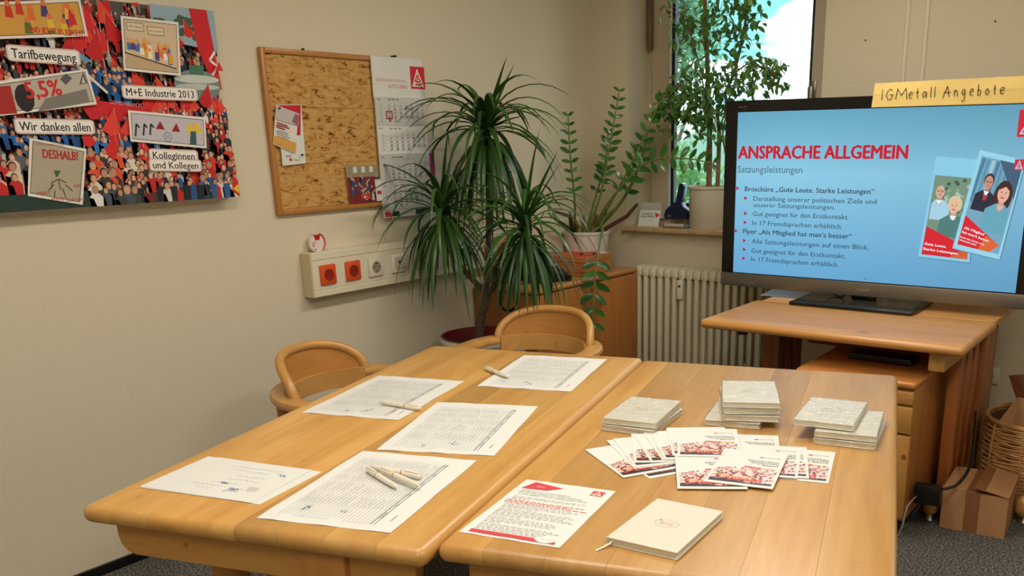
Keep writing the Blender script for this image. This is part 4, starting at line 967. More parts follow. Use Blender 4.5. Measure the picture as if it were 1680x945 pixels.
a = Art((0, -.0002, 0), (1, 0, 0), (0, 0, 1), base=.0001); a.text('BRAVIA', -tw + .065, 1.574, .006, (120, 112, 104), w=.04); a.done('lettering', PRINT, tv)
sd = obj('stand_base', MB().rbox(-.268, .268, -.165, .155, .741, .757, .006, 2), BLACKG, tv)
obj('stand_plate', MB().box(-.245, .245, -.11, .14, .7571, .7580), mat('smoked_plate', (60, 56, 48), .12, coat=.6), tv)
obj('stand_neck', MB().rbox(-.055, .055, .02, .06, .757, .83, .01, 3), BLACKG, tv)
obj('cable', MB().tube(curve_pts([(-.20, .10, .79), (-.14, .06, .765), (-.09, .02, .764), (-.075, .04, .80)], 6), .004, 6), BLACK, tv)
# yellow note along the top edge of the television
yn0, yn1 = (-1.285, 3.932, 1.559), (-1.275, 3.932, 1.652)
NW = .62
nt_ = thing('yellow_note', 'long yellow paper strip with handwriting stuck to the top of the television', 'note', (yn0[0], 3.9335, yn0[2]))
NOTE = mat('yellow_paper', (232, 202, 122), .8)
h_ = yn1[2] - yn0[2]
nm_ = MB(); nv = []
for i in range(13):
    u = NW * i / 12
    for v, d in ((0, 0), (h_ * .45, -.001), (h_ * .55, -.002), (h_, .004 * math.sin(i * .8))):
        nv.append((u + v / h_ * .008, d, v + .004 * (u / NW) * v / h_))
nm_.add(nv, [(4 * i + j, 4 * i + 4 + j, 4 * i + 5 + j, 4 * i + 1 + j) for i in range(12) for j in range(3)], False)
no = obj('sheet', nm_, NOTE, nt_); sm_ = no.modifiers.new('s', 'SOLIDIFY'); sm_.thickness = .0006
# handwriting as pen strokes
N_ = Art((0, -.0045, 0), (1, 0, 0), (0, 0, 1), base=.0005)
GL = {'I': [[(.1, 0), (.12, 1)]], 'G': [[(.7, .85), (.4, 1), (.1, .7), (.05, .35), (.25, 0), (.6, .05), (.72, .45), (.4, .45)]], 'M': [[(0, 0), (.12, 1), (.45, .35), (.8, 1.02), (.92, -.05)]],
      'e': [[(.05, .3), (.5, .4), (.45, .62), (.2, .62), (.03, .35), (.15, .03), (.5, .08)]], 't': [[(.2, .9), (.22, .05), (.4, .02)], [(0, .55), (.45, .6)]], 'a': [[(.5, .55), (.2, .6), (.02, .3), (.15, .02), (.42, .2), (.5, .55), (.55, .02)]],
      'l': [[(.1, 1), (.14, 0)]], 'A': [[(0, -.1), (.38, 1), (.62, -.02)], [(.05, .4), (.75, .42)]], 'n': [[(.05, 0), (.06, .6)], [(.06, .4), (.3, .6), (.45, .4), (.48, 0)]],
      'g': [[(.45, .6), (.15, .6), (.03, .3), (.2, .08), (.43, .3), (.46, .55), (.42, -.4), (.2, -.5), (.02, -.35)]], 'b': [[(.1, 1), (.08, .02), (.4, .02), (.48, .35), (.3, .55), (.1, .4)]], 'o': [[(.3, .6), (.05, .4), (.1, .05), (.38, .03), (.5, .35), (.3, .6)]]}
u = .040
for c_, wd in (('I', .022), ('G', .05), ('M', .065), ('e', .036), ('t', .030), ('a', .040), ('l', .018), ('l', .020), (' ', .022), ('A', .052), ('n', .036), ('g', .036), ('e', .036), ('b', .036), ('o', .036), ('t', .030), ('e', .042)):
    if c_ != ' ':
        k = .040 if c_ in 'GMA' else .040
        for stt in GL[c_]: N_.line([(u + a_ * wd * .76, h_ * .30 + b_ * k + u * .012) for a_, b_ in stt], .0026, (56, 50, 46), keep=True)
    u += wd * .80
N_.done('handwriting', PRINT, nt_)
# sheet of paper on the desk at the back
tag(obj('paper_sheet', MB().add([(x, y, .7395) for x, y in ((-1.75, 3.943, 0.739)[:2], (-1.551, 3.978, 0.739)[:2], (-1.593, 4.214, 0.739)[:2], (-1.777, 4.152, 0.739)[:2])] + [(x, y, .7405) for x, y in ((-1.75, 3.943, 0.739)[:2], (-1.551, 3.978, 0.739)[:2], (-1.593, 4.214, 0.739)[:2], (-1.777, 4.152, 0.739)[:2])], [(0, 3, 2, 1), (4, 5, 6, 7), (0, 1, 5, 4), (1, 2, 6, 5), (2, 3, 7, 6), (3, 0, 4, 7)]), mat('bluish_paper', (170, 184, 206), .6)), 'bluish-white sheet of paper under the left end of the television', 'paper')

# ================================================================== right-hand corner: socket, basket, boxes, adaptor
ws = thing('wall_outlet', 'white wall socket with a black plug beside the desk', 'socket', (-.818, YB, .348))
obj('plate', MB().rbox(-.041, .041, -.010, -.0005, -.041, .041, .004, 2), WHITE, ws)
obj('insert', MB().lathe([(.022, 0), (.022, .002), (0, .002)], n=20, M=Tr(0, -.010, 0) @ Rx(PI / 2)), mat('outlet_insert', (190, 180, 154), .5), ws)
plg = thing('plug', 'round black plug in the wall socket with its black cable', 'plug', (-.838, YB - .012, .348))
obj('body', MB().lathe([(0, 0), (.020, 0), (.021, .03), (.014, .042), (0, .042)], n=16, M=Rx(PI / 2)), BLACK, plg)
obj('cable', MB().tube(curve_pts([(0, -.04, 0), (.0, -.055, -.05), (.005, -.05, -.12), (-.05, -.04, -.15)], 6), .004, 6), BLACK, plg)
tag(obj('floor_coupling', MB().tube(curve_pts([(-.80, 4.42, .17), (-.74, 4.43, .19), (-.69, 4.43, .175), (-.66, 4.45, .14)], 5), [.012] * 8 + [.02] * 5 + [.012] * 3, 8), WHITE), 'white tangle of cable ends behind the basket rim', 'cable')
WICK = mat('wicker', (172, 122, 66), .6, noise=(24, (206, 160, 98), .35, .7)); WICKD = mat('wicker_dark', (96, 58, 26), .8)
BC = (-.500, 3.94)
bk = thing('wicker_basket', 'round wicker basket with cardboard scraps in it by the right edge', 'basket', (BC[0], BC[1], 0))
def br_(z): return .196 + .016 * math.sin(z / .34 * PI * .9)
obj('lining', MB().lathe([(0, .006), (br_(0) - .012, .006)] + [(br_(.33 * k / 8) - .012, .33 * k / 8) for k in range(1, 9)] + [(br_(.33) - .016, .33), (br_(0) - .02, .02), (0, .02)], n=28), WICKD, bk)
for k in range(34):
    z = .006 + k * .0098; r0 = br_(z)
    pts = [( (r0 + .0035 * math.sin(j * 5 + k * PI)) * math.cos(2 * PI * j / 30), (r0 + .0035 * math.sin(j * 5 + k * PI)) * math.sin(2 * PI * j / 30), z + .0020 * math.sin(j * 1.7 + k * 2.1)) for j in range(31)]
    obj('cane', MB().tube(pts, .0052, 5, cap=False), WICK, bk)
for k in range(10):
    a_ = 2 * PI * k / 10 + .2; obj('stake', MB().tube([((br_(z) + .006) * math.cos(a_), (br_(z) + .006) * math.sin(a_), z) for z in (.005, .08, .16, .24, .335)], .0045, 6), WICK, bk)
obj('rim', MB().tube([((br_(.34)) * math.cos(2 * PI * j / 32), (br_(.34)) * math.sin(2 * PI * j / 32), .343) for j in range(33)], .010, 8, cap=False), WICK, bk)
def slabcard(name, label, pts3, th, m=CARD, cat='cardboard'):
    P = [Vector(p) for p in pts3]; n = (P[1] - P[0]).cross(P[2] - P[0]).normalized() * th; k = len(P); c = sum(P, Vector()) / k; c0 = Vector((c.x, c.y, min(p.z for p in P)))
    t = MB().add([p - c0 for p in P] + [p + n - c0 for p in P], [tuple(range(k - 1, -1, -1)), tuple(range(k, 2 * k))] + [(j, (j + 1) % k, k + (j + 1) % k, k + j) for j in range(k)])
    o = obj(name, t, m); o.location = c0; return tag(o, label, cat)
slabcard('cardboard_flap', 'flat brown corrugated cardboard piece leaning in the basket', [(-.655, 3.90, .30), (-.60, 3.78, .10), (-.40, 3.80, .10), (-.40, 3.87, .36), (-.56, 3.97, .405), (-.60, 3.98, .405)], .006)
slabcard('cardboard_flap', 'dark brown folded cardboard piece sticking out highest from the basket', [(-0.645, 3.98, 0.493), (-0.59, 3.98, 0.365), (-0.526, 3.99, 0.362), (-0.543, 3.98, 0.517)], .006, mat('dark_cardboard', (110, 62, 36), .85))
# cardboard box on the floor
cbx = thing('shipping_box', 'closed brown cardboard box taped shut, on the carpet by the desk foot', 'box', (-.735, 3.425, 0), math.radians(3.2))
bw, bd, bh = .232, .262, .162; th = .004
obj('carcass', MB().box(0, bw, 0, th, 0, bh).box(0, bw, bd - th, bd, 0, bh).box(0, th, th, bd - th, 0, bh).box(bw - th, bw, th, bd - th, 0, bh).box(th, bw - th, th, bd - th, 0, .006), CARD, cbx)
obj('left_flap', MB().box(0, bw * .505, 0, bd, bh, bh + th), CARD, cbx)
fl = obj('right_flap', MB().box(-bw * .52, 0, -.006, bd + .004, 0, th), CARD, cbx); fl.matrix_basis = Tr(bw, 0, bh + .001) @ Ry(math.radians(10))
obj('inner_flap', MB().box(.01, bw - .01, .004, bd - .004, bh - .008, bh - .004), CARD, cbx)
obj('packing_tape', MB().box(bw * .36, bw * .58, -.0008, 0, 0, bh).box(bw * .36, bw * .504, -.0008, bd, bh + th, bh + th + .0006), CARDD, cbx, 'brown packing tape')
tp = obj('packing_tape', MB().box(-bw * .53, -bw * .36, -.02, bd + .002, th + .0002, th + .001), CARDD, cbx, 'loose strip of brown packing tape'); tp.matrix_basis = Tr(bw, 0, bh + .001) @ Ry(math.radians(10))
# adaptor hanging at the pedestal corner, with cables
ad = thing('power_adaptor', 'black power adaptor block hanging beside the pedestal', 'adaptor', (-.772, 3.335, .120), math.radians(6))
obj('block', MB().rbox(-.045, .050, -.020, .022, 0, .078, .006, 2), BLACK, ad)
obj('cable', MB().tube(curve_pts([(.045, 0, .062), (.10, .03, .085), (.13, .12, .14), (.115, .30, .22), (.10, .45, .25)], 8), .006, 8), BLACK, ad)
obj('cable', MB().tube(curve_pts([(-.035, -.018, .03), (-.052, -.095, .01), (-.058, -.125, -.05), (-.075, -.13, -.098), (-.13, -.12, -.1085), (-.25, -.10, -.1085)], 8), .0028, 6), mat('grey_cable', (150, 146, 136), .5), ad, 'thin grey cable')
# neighbouring side table: only its foot shows at the right edge of the view
stb = thing('side_table', 'wooden table mostly outside the right edge, only its rounded foot showing', 'table', (-.42, 3.45, 0))
obj('foot_runner', MB().rbox(-.088, .62, .16, .225, .024, .11, .03, 4), OAKC, stb)
obj('post', MB().rbox(.20, .30, .17, .215, .10, .68, .006), REDOAK, stb); obj('tabletop', MB().rbox(.10, .72, -.15, .55, .68, .715, .015, 3), OAK, stb)
for x in (-.05, .58): obj('glide', MB().lathe([(.019, 0), (.022, .004), (.014, .016), (.012, .03)], c=(x, .19, 0.0005), n=14), METAL, stb)

# ================================================================== papers on the left table
TZ = .7403
def base_rect(nl, nr):
    """near-left and near-right corner -> origin (near-left), rotation"""
    return Vector((nl[0], nl[1])), math.atan2(nr[1] - nl[1], nr[0] - nl[0])
def sheet(name, label, cat, origin, ang, w, l, z=TZ, m=PAPER, curl=0, group=None):
    t = thing(name, label, cat, (origin[0], origin[1], z), ang, group)
    n = 8; vs = []
    def zz(u, v): return .0006 + curl * (math.sin(u * 31 + 1) * math.sin(v * 23 + 2) + 1) * .5 * (1 - min(1, 4 * min(u / w, 1 - u / w, v / l, 1 - v / l) + 0)) 
    def zf(i, j): return 0 if curl == 0 else max(0, curl * math.sin(i * 1.9 + j * 1.3) * (1 if i in (0, n) or j in (0, n) else .3))
    for k in (0, 1):
        for i in range(n + 1):
            for j in range(n + 1): vs.append((w * i / n, l * j / n, zf(i, j) + (.0005 if k else 0)))
    q = (n + 1) ** 2; I = lambda i, j, k: k * q + i * (n + 1) + j; fs = []
    for i in range(n):
        for j in range(n): fs += [(I(i, j, 1), I(i + 1, j, 1), I(i + 1, j + 1, 1), I(i, j + 1, 1)), (I(i, j, 0), I(i, j + 1, 0), I(i + 1, j + 1, 0), I(i + 1, j, 0))]
        fs += [(I(i, 0, 0), I(i + 1, 0, 0), I(i + 1, 0, 1), I(i, 0, 1)), (I(i, n, 1), I(i + 1, n, 1), I(i + 1, n, 0), I(i, n, 0)), (I(0, i, 1), I(0, i + 1, 1), I(0, i + 1, 0), I(0, i, 0)), (I(n, i, 0), I(n, i + 1, 0), I(n, i + 1, 1), I(n, i, 1))]
    obj('sheet', MB().add(vs, fs), m, t); return t
def centre_origin(c, ang, w, l):
    ca, sa = math.cos(ang), math.sin(ang); return (c[0] - ca * w / 2 + sa * l / 2, c[1] - sa * w / 2 - ca * l / 2)
INK = (84, 88, 96)
def form(t, seed, blue=True):
    a = Art((0, 0, .0006), (1, 0, 0), (0, 1, 0), step=.00002, base=.0003); r = random.Random(seed); w, l = .297, .420
    n = 23; u0, u1 = .030, .232
    a.h += a.step
    for i in range(n):
        u = u0 + (u1 - u0) * i / (n - 1); a.line([(u, .028), (u, l - .045 + r.uniform(-.004, .0))], .0011, (168, 168, 170), keep=True)
    for v in (.028, .10, .17, .235, .285, .335, .375): a.line([(u0, v), (u1, v)], .0007, (186, 186, 186), keep=True)
    for u, ww in ((.238, .0028), (.246, .0020)): a.line([(u, .028), (u, l - .045)], ww, (120, 120, 122), keep=True)
    for v in (.06, .12, .18, .24, .30, .36): a.text('Unterschrift' if v < .1 else 'Name', .2445, v, .0042, (90, 90, 92), rot=PI / 2, keep=True)
    a.text('Teilnahmeliste', .272, .05, .005, (110, 110, 112), rot=PI / 2, w=.03)
    for i in range(n - 1):      # rows of handwriting in the columns
        u = u0 + (u1 - u0) * (i + .72) / (n - 1)
        for v0, v1 in ((.10, .165), (.172, .232), (.238, .28), (.288, .332), (.336, .372)):
            if r.random() < .86:
                v = v0 + .003; pts = []; e = v0 + (v1 - v0) * r.uniform(.5, .95)
                while v < e: pts.append((u + r.uniform(-.0024, .0022), v)); v += r.uniform(.0018, .0042)
                if len(pts) > 1: a.line(pts, .0007, (140, 142, 148), keep=True)
    if blue:
        for k in range(3):
            u, v = r.uniform(.05, .19), r.uniform(.045, .085); a.line([(u + r.uniform(-.01, .01), v + r.uniform(-.014, .014)) for _ in range(9)], .0008, (96, 110, 150), keep=True)
    a.done('print', PRINT, t)
LST = [((-1.4357, 1.253), .3183, 'large sign-up list at the near edge of the left table, three pens on it'),
       ((-1.5665, 1.6806), .4042, 'large sign-up list in the middle of the left table, with no pen on it'),
       ((-1.9565, 1.7865), .3011, 'large sign-up list next to the wall armchair, one pen on its right edge'),
       ((-1.7315, 2.2564), .324, 'large sign-up list farthest down the left table, one pen on its left edge')]
for k, (c_, a_, lb) in enumerate(LST):
    t = sheet('sign_up_list', lb, 'paper', centre_origin(c_, a_, .297, .420), a_, .297, .420, curl=.0012, group='printed sign-up lists on the left table'); form(t, 10 + k)
# handwritten A4 sheets lying on one another
o1, a1 = base_rect((-1.877, 0.978), (-1.581, 1.051))
for k, (du, dv, da, lb) in enumerate(((.024, .006, -.02, 'white sheet at the bottom of the handwritten stack, its right corner peeping out'), (.004, -.004, .015, 'middle white sheet of the handwritten stack on the near left of the table'), (0, 0, 0, 'top sheet of the handwritten stack on the near left of the table'))):
    t = sheet('handwritten_sheet', lb, 'paper', (o1.x + du * math.cos(a1) - dv * math.sin(a1), o1.y + du * math.sin(a1) + dv * math.cos(a1)), a1 + da, .297, .205, z=TZ + .0007 * k, group='handwritten sheets on the left table')
    a = Art((0, 0, .0006), (1, 0, 0), (0, 1, 0), step=.00002, base=.0002); r = random.Random(k)
    if k == 2:
        for v, u0, u1 in ((.168, .10, .25), (.15, .12, .23), (.12, .16, .24), (.10, .15, .25), (.075, .13, .2), (.055, .09, .17), (.04, .11, .16)):
            u = u0; pts = []
            while u < u1: pts.append((u, v + r.uniform(-.003, .004))); u += r.uniform(.002, .006)
            a.line(pts, .0008, (150, 154, 166), keep=True)
        for cx, cy, s in ((.215, .045, 1.4), (.165, .075, .8), (.26, .15, .8)): a.line([(cx + r.uniform(-.016, .016) * s, cy + r.uniform(-.009, .009) * s) for _ in range(14)], .0011, (90, 110, 170), keep=True)
        for j in range(4): a.line([(.235 + j * .002, .07 - j * .006), (.262 + j * .002, .072 - j * .006)], .0014, (130, 130, 134), keep=True)
        a.text('(Anlage)', .24, .155, .004, (120, 120, 130)); a.done('print', PRINT, t)
# pens
PEN = mat('cream_pen', (232, 226, 206), .35, coat=.3)
def make_pen(label):
    t = thing('ballpoint_pen', label, 'pen')
    obj('barrel', MB().tube([(-.074, 0, 0), (-.071, 0, 0), (-.02, 0, 0), (.03, 0, 0), (.060, 0, 0)], [.0052, .0062, .0066, .0064, .0052], 12), PEN, t)
    obj('tip', MB().tube([(.060, 0, 0), (.070, 0, 0), (.0735, 0, 0)], [.0050, .0026, .0012], 10), PEN, t)
    obj('clip', MB().rbox(-.071, -.030, -.0026, .0026, .0060, .0086, .0009, 1).box(-.071, -.066, -.002, .002, .0, .006), PEN, t)
    obj('button', MB().tube([(-.077, 0, 0), (-.072, 0, 0)], [.003, .0032], 8), PEN, t)
    obj('printed_mark', MB().lathe([(.00672, -.002), (.00672, .002)], n=12, M=Tr(-.022, 0, 0) @ Ry(PI / 2)), mat('red_print', (214, 140, 126), .5), t)
    return t
pens = [((-1.521, 1.308), (-1.375, 1.262), 0, 'cream pen nearest the table edge of the three crossed pens, red print on its barrel'),
        ((-1.480, 1.314), (-1.334, 1.288), .004, 'cream pen in the middle of the three crossed pens, pointing right'),
        ((-1.384, 1.336), (-1.526, 1.325), .0, 'cream pen farthest back of the three crossed pens, clip at its right end'),
        ((-1.768, 1.722), (-1.905, 1.712), 0, 'cream pen lying on the list beside the wall armchair'),
        ((-1.906, 2.170), (-1.775, 2.122), 0, 'cream pen on the left edge of the farthest list')]
pen0 = None
for (hx_, hy_), (tx_, ty_), dz, lb in pens:
    loc = ((hx_ + tx_) / 2, (hy_ + ty_) / 2, TZ + .0085 + dz); rz = math.atan2(ty_ - hy_, tx_ - hx_)
    if pen0 is None: pen0 = make_pen(lb); pen0['group'] = 'cream ballpoint pens on the sign-up lists'; pen0.location = loc; pen0.rotation_euler = (0, 0, rz)
    else: dup(pen0, loc, rz, lb)

# ================================================================== right table: flyer, notebooks, brochures
fo, fa = (-1.0516, 1.3427), .2164
fl_ = sheet('flyer', 'white flyer with red corner flag and red bottom band on the right table', 'flyer', centre_origin(fo, fa, .210, .297), fa, .210, .297, z=TZ, curl=.0006)
a = Art((0, 0, .0006), (1, 0, 0), (0, 1, 0), step=.00002, base=.0006)
FR = (206, 66, 74)
a.poly([(.012, .246), (.028, .287), (.10, .272), (.072, .250)], FR); a.text('Flyer', .04, .262, .008, (236, 190, 190), rot=-.1)
emblem(a, .166, .256, .027, .026, True, FR)
for k, (t_, w_) in enumerate((('GEMEINSAM, SOLIDARISCH:', .115), ('EIN GUTES LEBEN MIT TARIFVERTRAG,', .145), ('GUTES LEBEN. TEAM RHEINLAND MITTE.', .16))): a.text(t_, .018, .232 - k * .0095, .0056, (130, 150, 150), w=w_)
r = random.Random(5); v = .2
for k in range(26):
    red = k in (3, 4, 5); col = (220, 120, 122) if red else (178, 180, 178); u = .018 if not red else .012; e = r.uniform(.15, .186) if k not in (2, 9, 15, 20) else r.uniform(.05, .10)
    a.h += a.step * .1
    while u < e: w_ = r.uniform(.005, .014); a.rect(u, v, u + w_, v + (.0017 if not red else .0024), col, True); u += w_ + .003
    v -= .0066 if k not in (2, 9, 15, 20) else .0085
a.poly([(.016, .022), (.150, .022), (.150, .016), (.196, .016), (.196, .008), (.016, .008)], FR)
a.ell(.172, .022, .019, .015, (220, 214, 206), 20); a.ell(.172, .022, .017, .0135, (234, 232, 226), 20); a.text('MITTE', .172, .019, .005, (200, 110, 110), w=.022, align=.5)
a.done('print', PRINT, fl_)
# notebooks
NBM = mat('notebook_cover', (214, 209, 192), .55, bump=(300, .2, .001)); PAGES = mat('page_block', (214, 207, 184), .8, bump=(500, .4, .001))
NW_, NL_, NT = .143, .213, .0155
filmm = D.materials.new('shrink_film'); filmm.use_nodes = True; ft = filmm.node_tree; ft.nodes.clear(); Nn = ft.nodes.new; LL = ft.links.new
fo_ = Nn('ShaderNodeOutputMaterial'); ftr = Nn('ShaderNodeBsdfTransparent'); fgl = Nn('ShaderNodeBsdfGlossy'); fgl.inputs['Roughness'].default_value = .16; fgl.inputs['Color'].default_value = (1, 1, 1, 1)
fmx = Nn('ShaderNodeMixShader'); flw = Nn('ShaderNodeLayerWeight'); flw.inputs[0].default_value = .35
fn = Nn('ShaderNodeTexNoise'); fn.inputs['Scale'].default_value = 70; fn.inputs['Detail'].default_value = 3; fn.inputs['Distortion'].default_value = 1.5
fb = Nn('ShaderNodeBump'); fb.inputs['Strength'].default_value = 1; fb.inputs['Distance'].default_value = .006; ftc = Nn('ShaderNodeTexCoord')
LL(ftc.outputs['Object'], fn.inputs['Vector']); LL(fn.outputs['Fac'], fb.inputs['Height']); LL(fb.outputs[0], fgl.inputs['Normal']); LL(fb.outputs[0], flw.inputs['Normal'])
fma = Nn('ShaderNodeMath'); fma.operation = 'MULTIPLY_ADD'; fma.inputs[1].default_value = .38; fma.inputs[2].default_value = .03; fma.use_clamp = True; LL(flw.outputs['Facing'], fma.inputs[0])
LL(fma.outputs[0], fmx.inputs[0]); LL(ftr.outputs[0], fmx.inputs[1]); LL(fgl.outputs[0], fmx.inputs[2]); LL(fmx.outputs[0], fo_.inputs[0])
def make_notebook(label, wrapped):
    t = thing('notebook', label, 'notebook')
    obj('front_cover', MB().rbox(-NW_ / 2, NW_ / 2, -NL_ / 2, NL_ / 2, NT - .0022, NT, .0009, 1), NBM, t)
    obj('back_cover', MB().rbox(-NW_ / 2, NW_ / 2, -NL_ / 2, NL_ / 2, 0, .0022, .0009, 1), NBM, t)
    obj('spine', MB().rbox(-NW_ / 2 - .0004, -NW_ / 2 + .003, -NL_ / 2, NL_ / 2, .0004, NT - .0004, .0009, 1), NBM, t)
    obj('page_block', MB().box(-NW_ / 2 + .003, NW_ / 2 - .003, -NL_ / 2 + .003, NL_ / 2 - .003, .0022, NT - .0022), PAGES, t)
    rb = [(-NW_ / 2 + .012, -NL_ / 2 + .004, NT * .5), (-NW_ / 2 + .010, -NL_ / 2 - .006, NT * .4), (-NW_ / 2 + .004, -NL_ / 2 - .018, .003), (-NW_ / 2 - .003, -NL_ / 2 - .034, .0006)] if not wrapped else [(-NW_ / 2 + .04, -NL_ / 2 + .002, NT * .5), (-NW_ / 2 + .048, -NL_ / 2 - .0012, NT * .5), (-NW_ / 2 + .065, -NL_ / 2 - .0016, NT * .2)]
    m_ = MB()
    for sgn in (0, .0006):
        m_.add([(x + d, y, z + sgn) for x, y, z in rb for d in (-.0022, .0022)], [(2 * i, 2 * i + 1, 2 * i + 3, 2 * i + 2) for i in range(len(rb) - 1)])
    obj('ribbon', m_, mat('ribbon', (234, 228, 206), .6), t)
    a = Art((0, 0, NT), (1, 0, 0), (0, 1, 0), step=.00002, base=.0001)
    a.ell(0, .0, .0245, .017, (150, 120, 110), 26); a.ell(0, 0, .0236, .0162, (214, 209, 192), 26)
    a.text('AKTIV IN', -.001, .003, .0042, (120, 116, 110), w=.030, align=.5); a.text('MITTE', 0, -.006, .006, (206, 66, 52), w=.026, bold=.02, align=.5); emblem(a, -.020, .0085, .005, .005, False)
    a.done('print', PRINT, t)
    if wrapped:
        e = .0016; m_ = MB(); n = 10; vs = []; rr = random.Random(3)
        # crinkled bag: rings of the box outline from bottom to top with jitter
        def per(z, k):
            P = []
            for (ax, ay), (bx_, by_) in (((-1, -1), (1, -1)), ((1, -1), (1, 1)), ((1, 1), (-1, 1)), ((-1, 1), (-1, -1))):
                for i in range(8):
                    s = i / 8; x = (ax + (bx_ - ax) * s) * (NW_ / 2 + e * k); y = (ay + (by_ - ay) * s) * (NL_ / 2 + e * k)
                    j = rr.uniform(0, .0022); P.append((x * (1 + j / .1), y * (1 + j / .15), z + rr.uniform(-.0004, .0004)))
            return P
        m_.loft([per(-.0000, .6), per(.004, 1.6), per(NT * .5, 1.2), per(NT - .003, 1.5), per(NT + .0008, .5)], cap=True, smooth=False); obj('film_wrap', m_, filmm, t)
    return t
nbo = make_notebook('unwrapped cream notebook lying alone at the near edge of the right table', False); nbo['group'] = 'cream notebooks on the right table'
nbo.location = (-.790, 1.392, .7402); nbo.rotation_euler = (0, 0, math.radians(4.2))
wr = None
STK = []
for k, (dx, dy, da) in enumerate(((.004, -.006, -3), (0, 0, 0))): STK.append((-1.192 + dx, 1.968 + dy, 12 + da, k, ('lower', 'upper')[k] + ' film-wrapped notebook of the left stack'))
for k, (dx, dy, da) in enumerate(((-.024, -.012, -11), (.004, .0, -2), (-.003, .002, 3), (0, 0, 0))): STK.append((-.975 + dx, 2.156 + dy, 27 + da, k, ('bottom notebook of the middle stack, film-wrapped', 'second notebook from the bottom of the middle stack', 'notebook just under the topmost one of the middle stack', 'topmost film-wrapped notebook of the middle stack')[k]))
for k, (dx, dy, da) in enumerate(((.004, -.002, -3), (0, 0, 0))): STK.append((-.698 + dx, 2.149 + dy, 13 + da, k, ('bottom', 'second')[k] + ' film-wrapped notebook of the right stack' + ('' if k < 1 else ', partly covered by a shifted one')))
STK.append((-.750, 2.156, 9.5, 2, 'film-wrapped notebook lying shifted to the left on top of the right stack'))
for x, y, a_, k, lb in STK:
    z = .7405 + k * (NT + .0022)
    if wr is None: wr = make_notebook(lb, True); wr['group'] = 'cream notebooks on the right table'; wr.location = (x, y, z); wr.rotation_euler = (0, 0, math.radians(a_))
    else: dup(wr, (x, y, z), math.radians(a_), lb)
# brochures
def make_brochure(label):
    t = thing('brochure', label, 'brochure')
    w, l = .148, .210
    obj('pages', MB().box(0, w, 0, l, 0, .0011), PAPER, t)
    a = Art((0, 0, .0011), (1, 0, 0), (0, 1, 0), step=.00001, base=.00005); r = random.Random(11)
    a.clip = (.006, w - .006, .008, l)
    a.poly([(.006, .092), (.142, .080), (.142, .012), (.006, .012)], (220, 202, 196))
    for k in range(150):
        u, v = r.uniform(.006, .142), r.uniform(.02, .096); g_ = v / .09
        c = r.choice([(196, 50, 44), (150, 34, 36), (226, 110, 90), (60, 40, 50), (90, 30, 36), (226, 170, 120), (206, 80, 60)]) if v < .07 else r.choice([(206, 110, 104), (190, 150, 150), (170, 96, 96), (214, 140, 130), (120, 100, 110)])
        if r.random() < .5: a.poly([(u, v), (u + .008, v + .003), (u + .005, v + .012)], c, True)
        else: a.ell(u, v, r.uniform(.002, .006), r.uniform(.002, .005), c, 6, keep=True)
        a.h += a.step * .06
    a.poly([(.006, .012), (.142, .012), (.142, .024), (.09, .018), (.04, .034), (.006, .03)], (60, 40, 52)); a.poly([(.02, .05), (.09, .043), (.09, .038), (.02, .044)], (226, 150, 90))
    for k in range(10): u = r.uniform(.01, .10); a.poly([(u, .024), (u + .03, .034), (u + .028, .038), (u, .029)], r.choice([(206, 60, 44), (226, 90, 60), (170, 40, 40)]))
    a.ell(.098, .042, .006, .005, (206, 190, 110), 12); a.ell(.098, .042, .004, .0035, (90, 100, 80), 10)
    for k in range(14): u = r.uniform(.01, .135); v = r.uniform(.074, .090); a.line([(u, v - .01), (u + r.uniform(-.005, .005), v)], .0014, (206, 90, 84), keep=True)
    for k, t_ in enumerate(('Aktivenkonferenz', 'Rheinland-Pfalz', '+ Saarland')): a.text(t_, .138, .146 - k * .0115, .0070, (44, 44, 52), w=(.072, .062, .045)[k], bold=.02, align=1)
    a.poly([(.068, .110), (.138, .107), (.138, .101), (.068, .102)], (224, 170, 100)); a.poly([(.066, .113), (.104, .110), (.104, .101), (.066, .104)], (196, 50, 52)); a.text('12.-13. Mai', .068, .105, .0045, (236, 220, 214), w=.033)
    a.rect(.090, .170, .099, .176, (196, 50, 56)); a.text('MITTE', .102, .170, .0062, (150, 140, 140), w=.034)
    a.line([(.03, .183), (.142, .183)], .0005, (206, 206, 204))
    a.done('print', PRINTG, t); return t
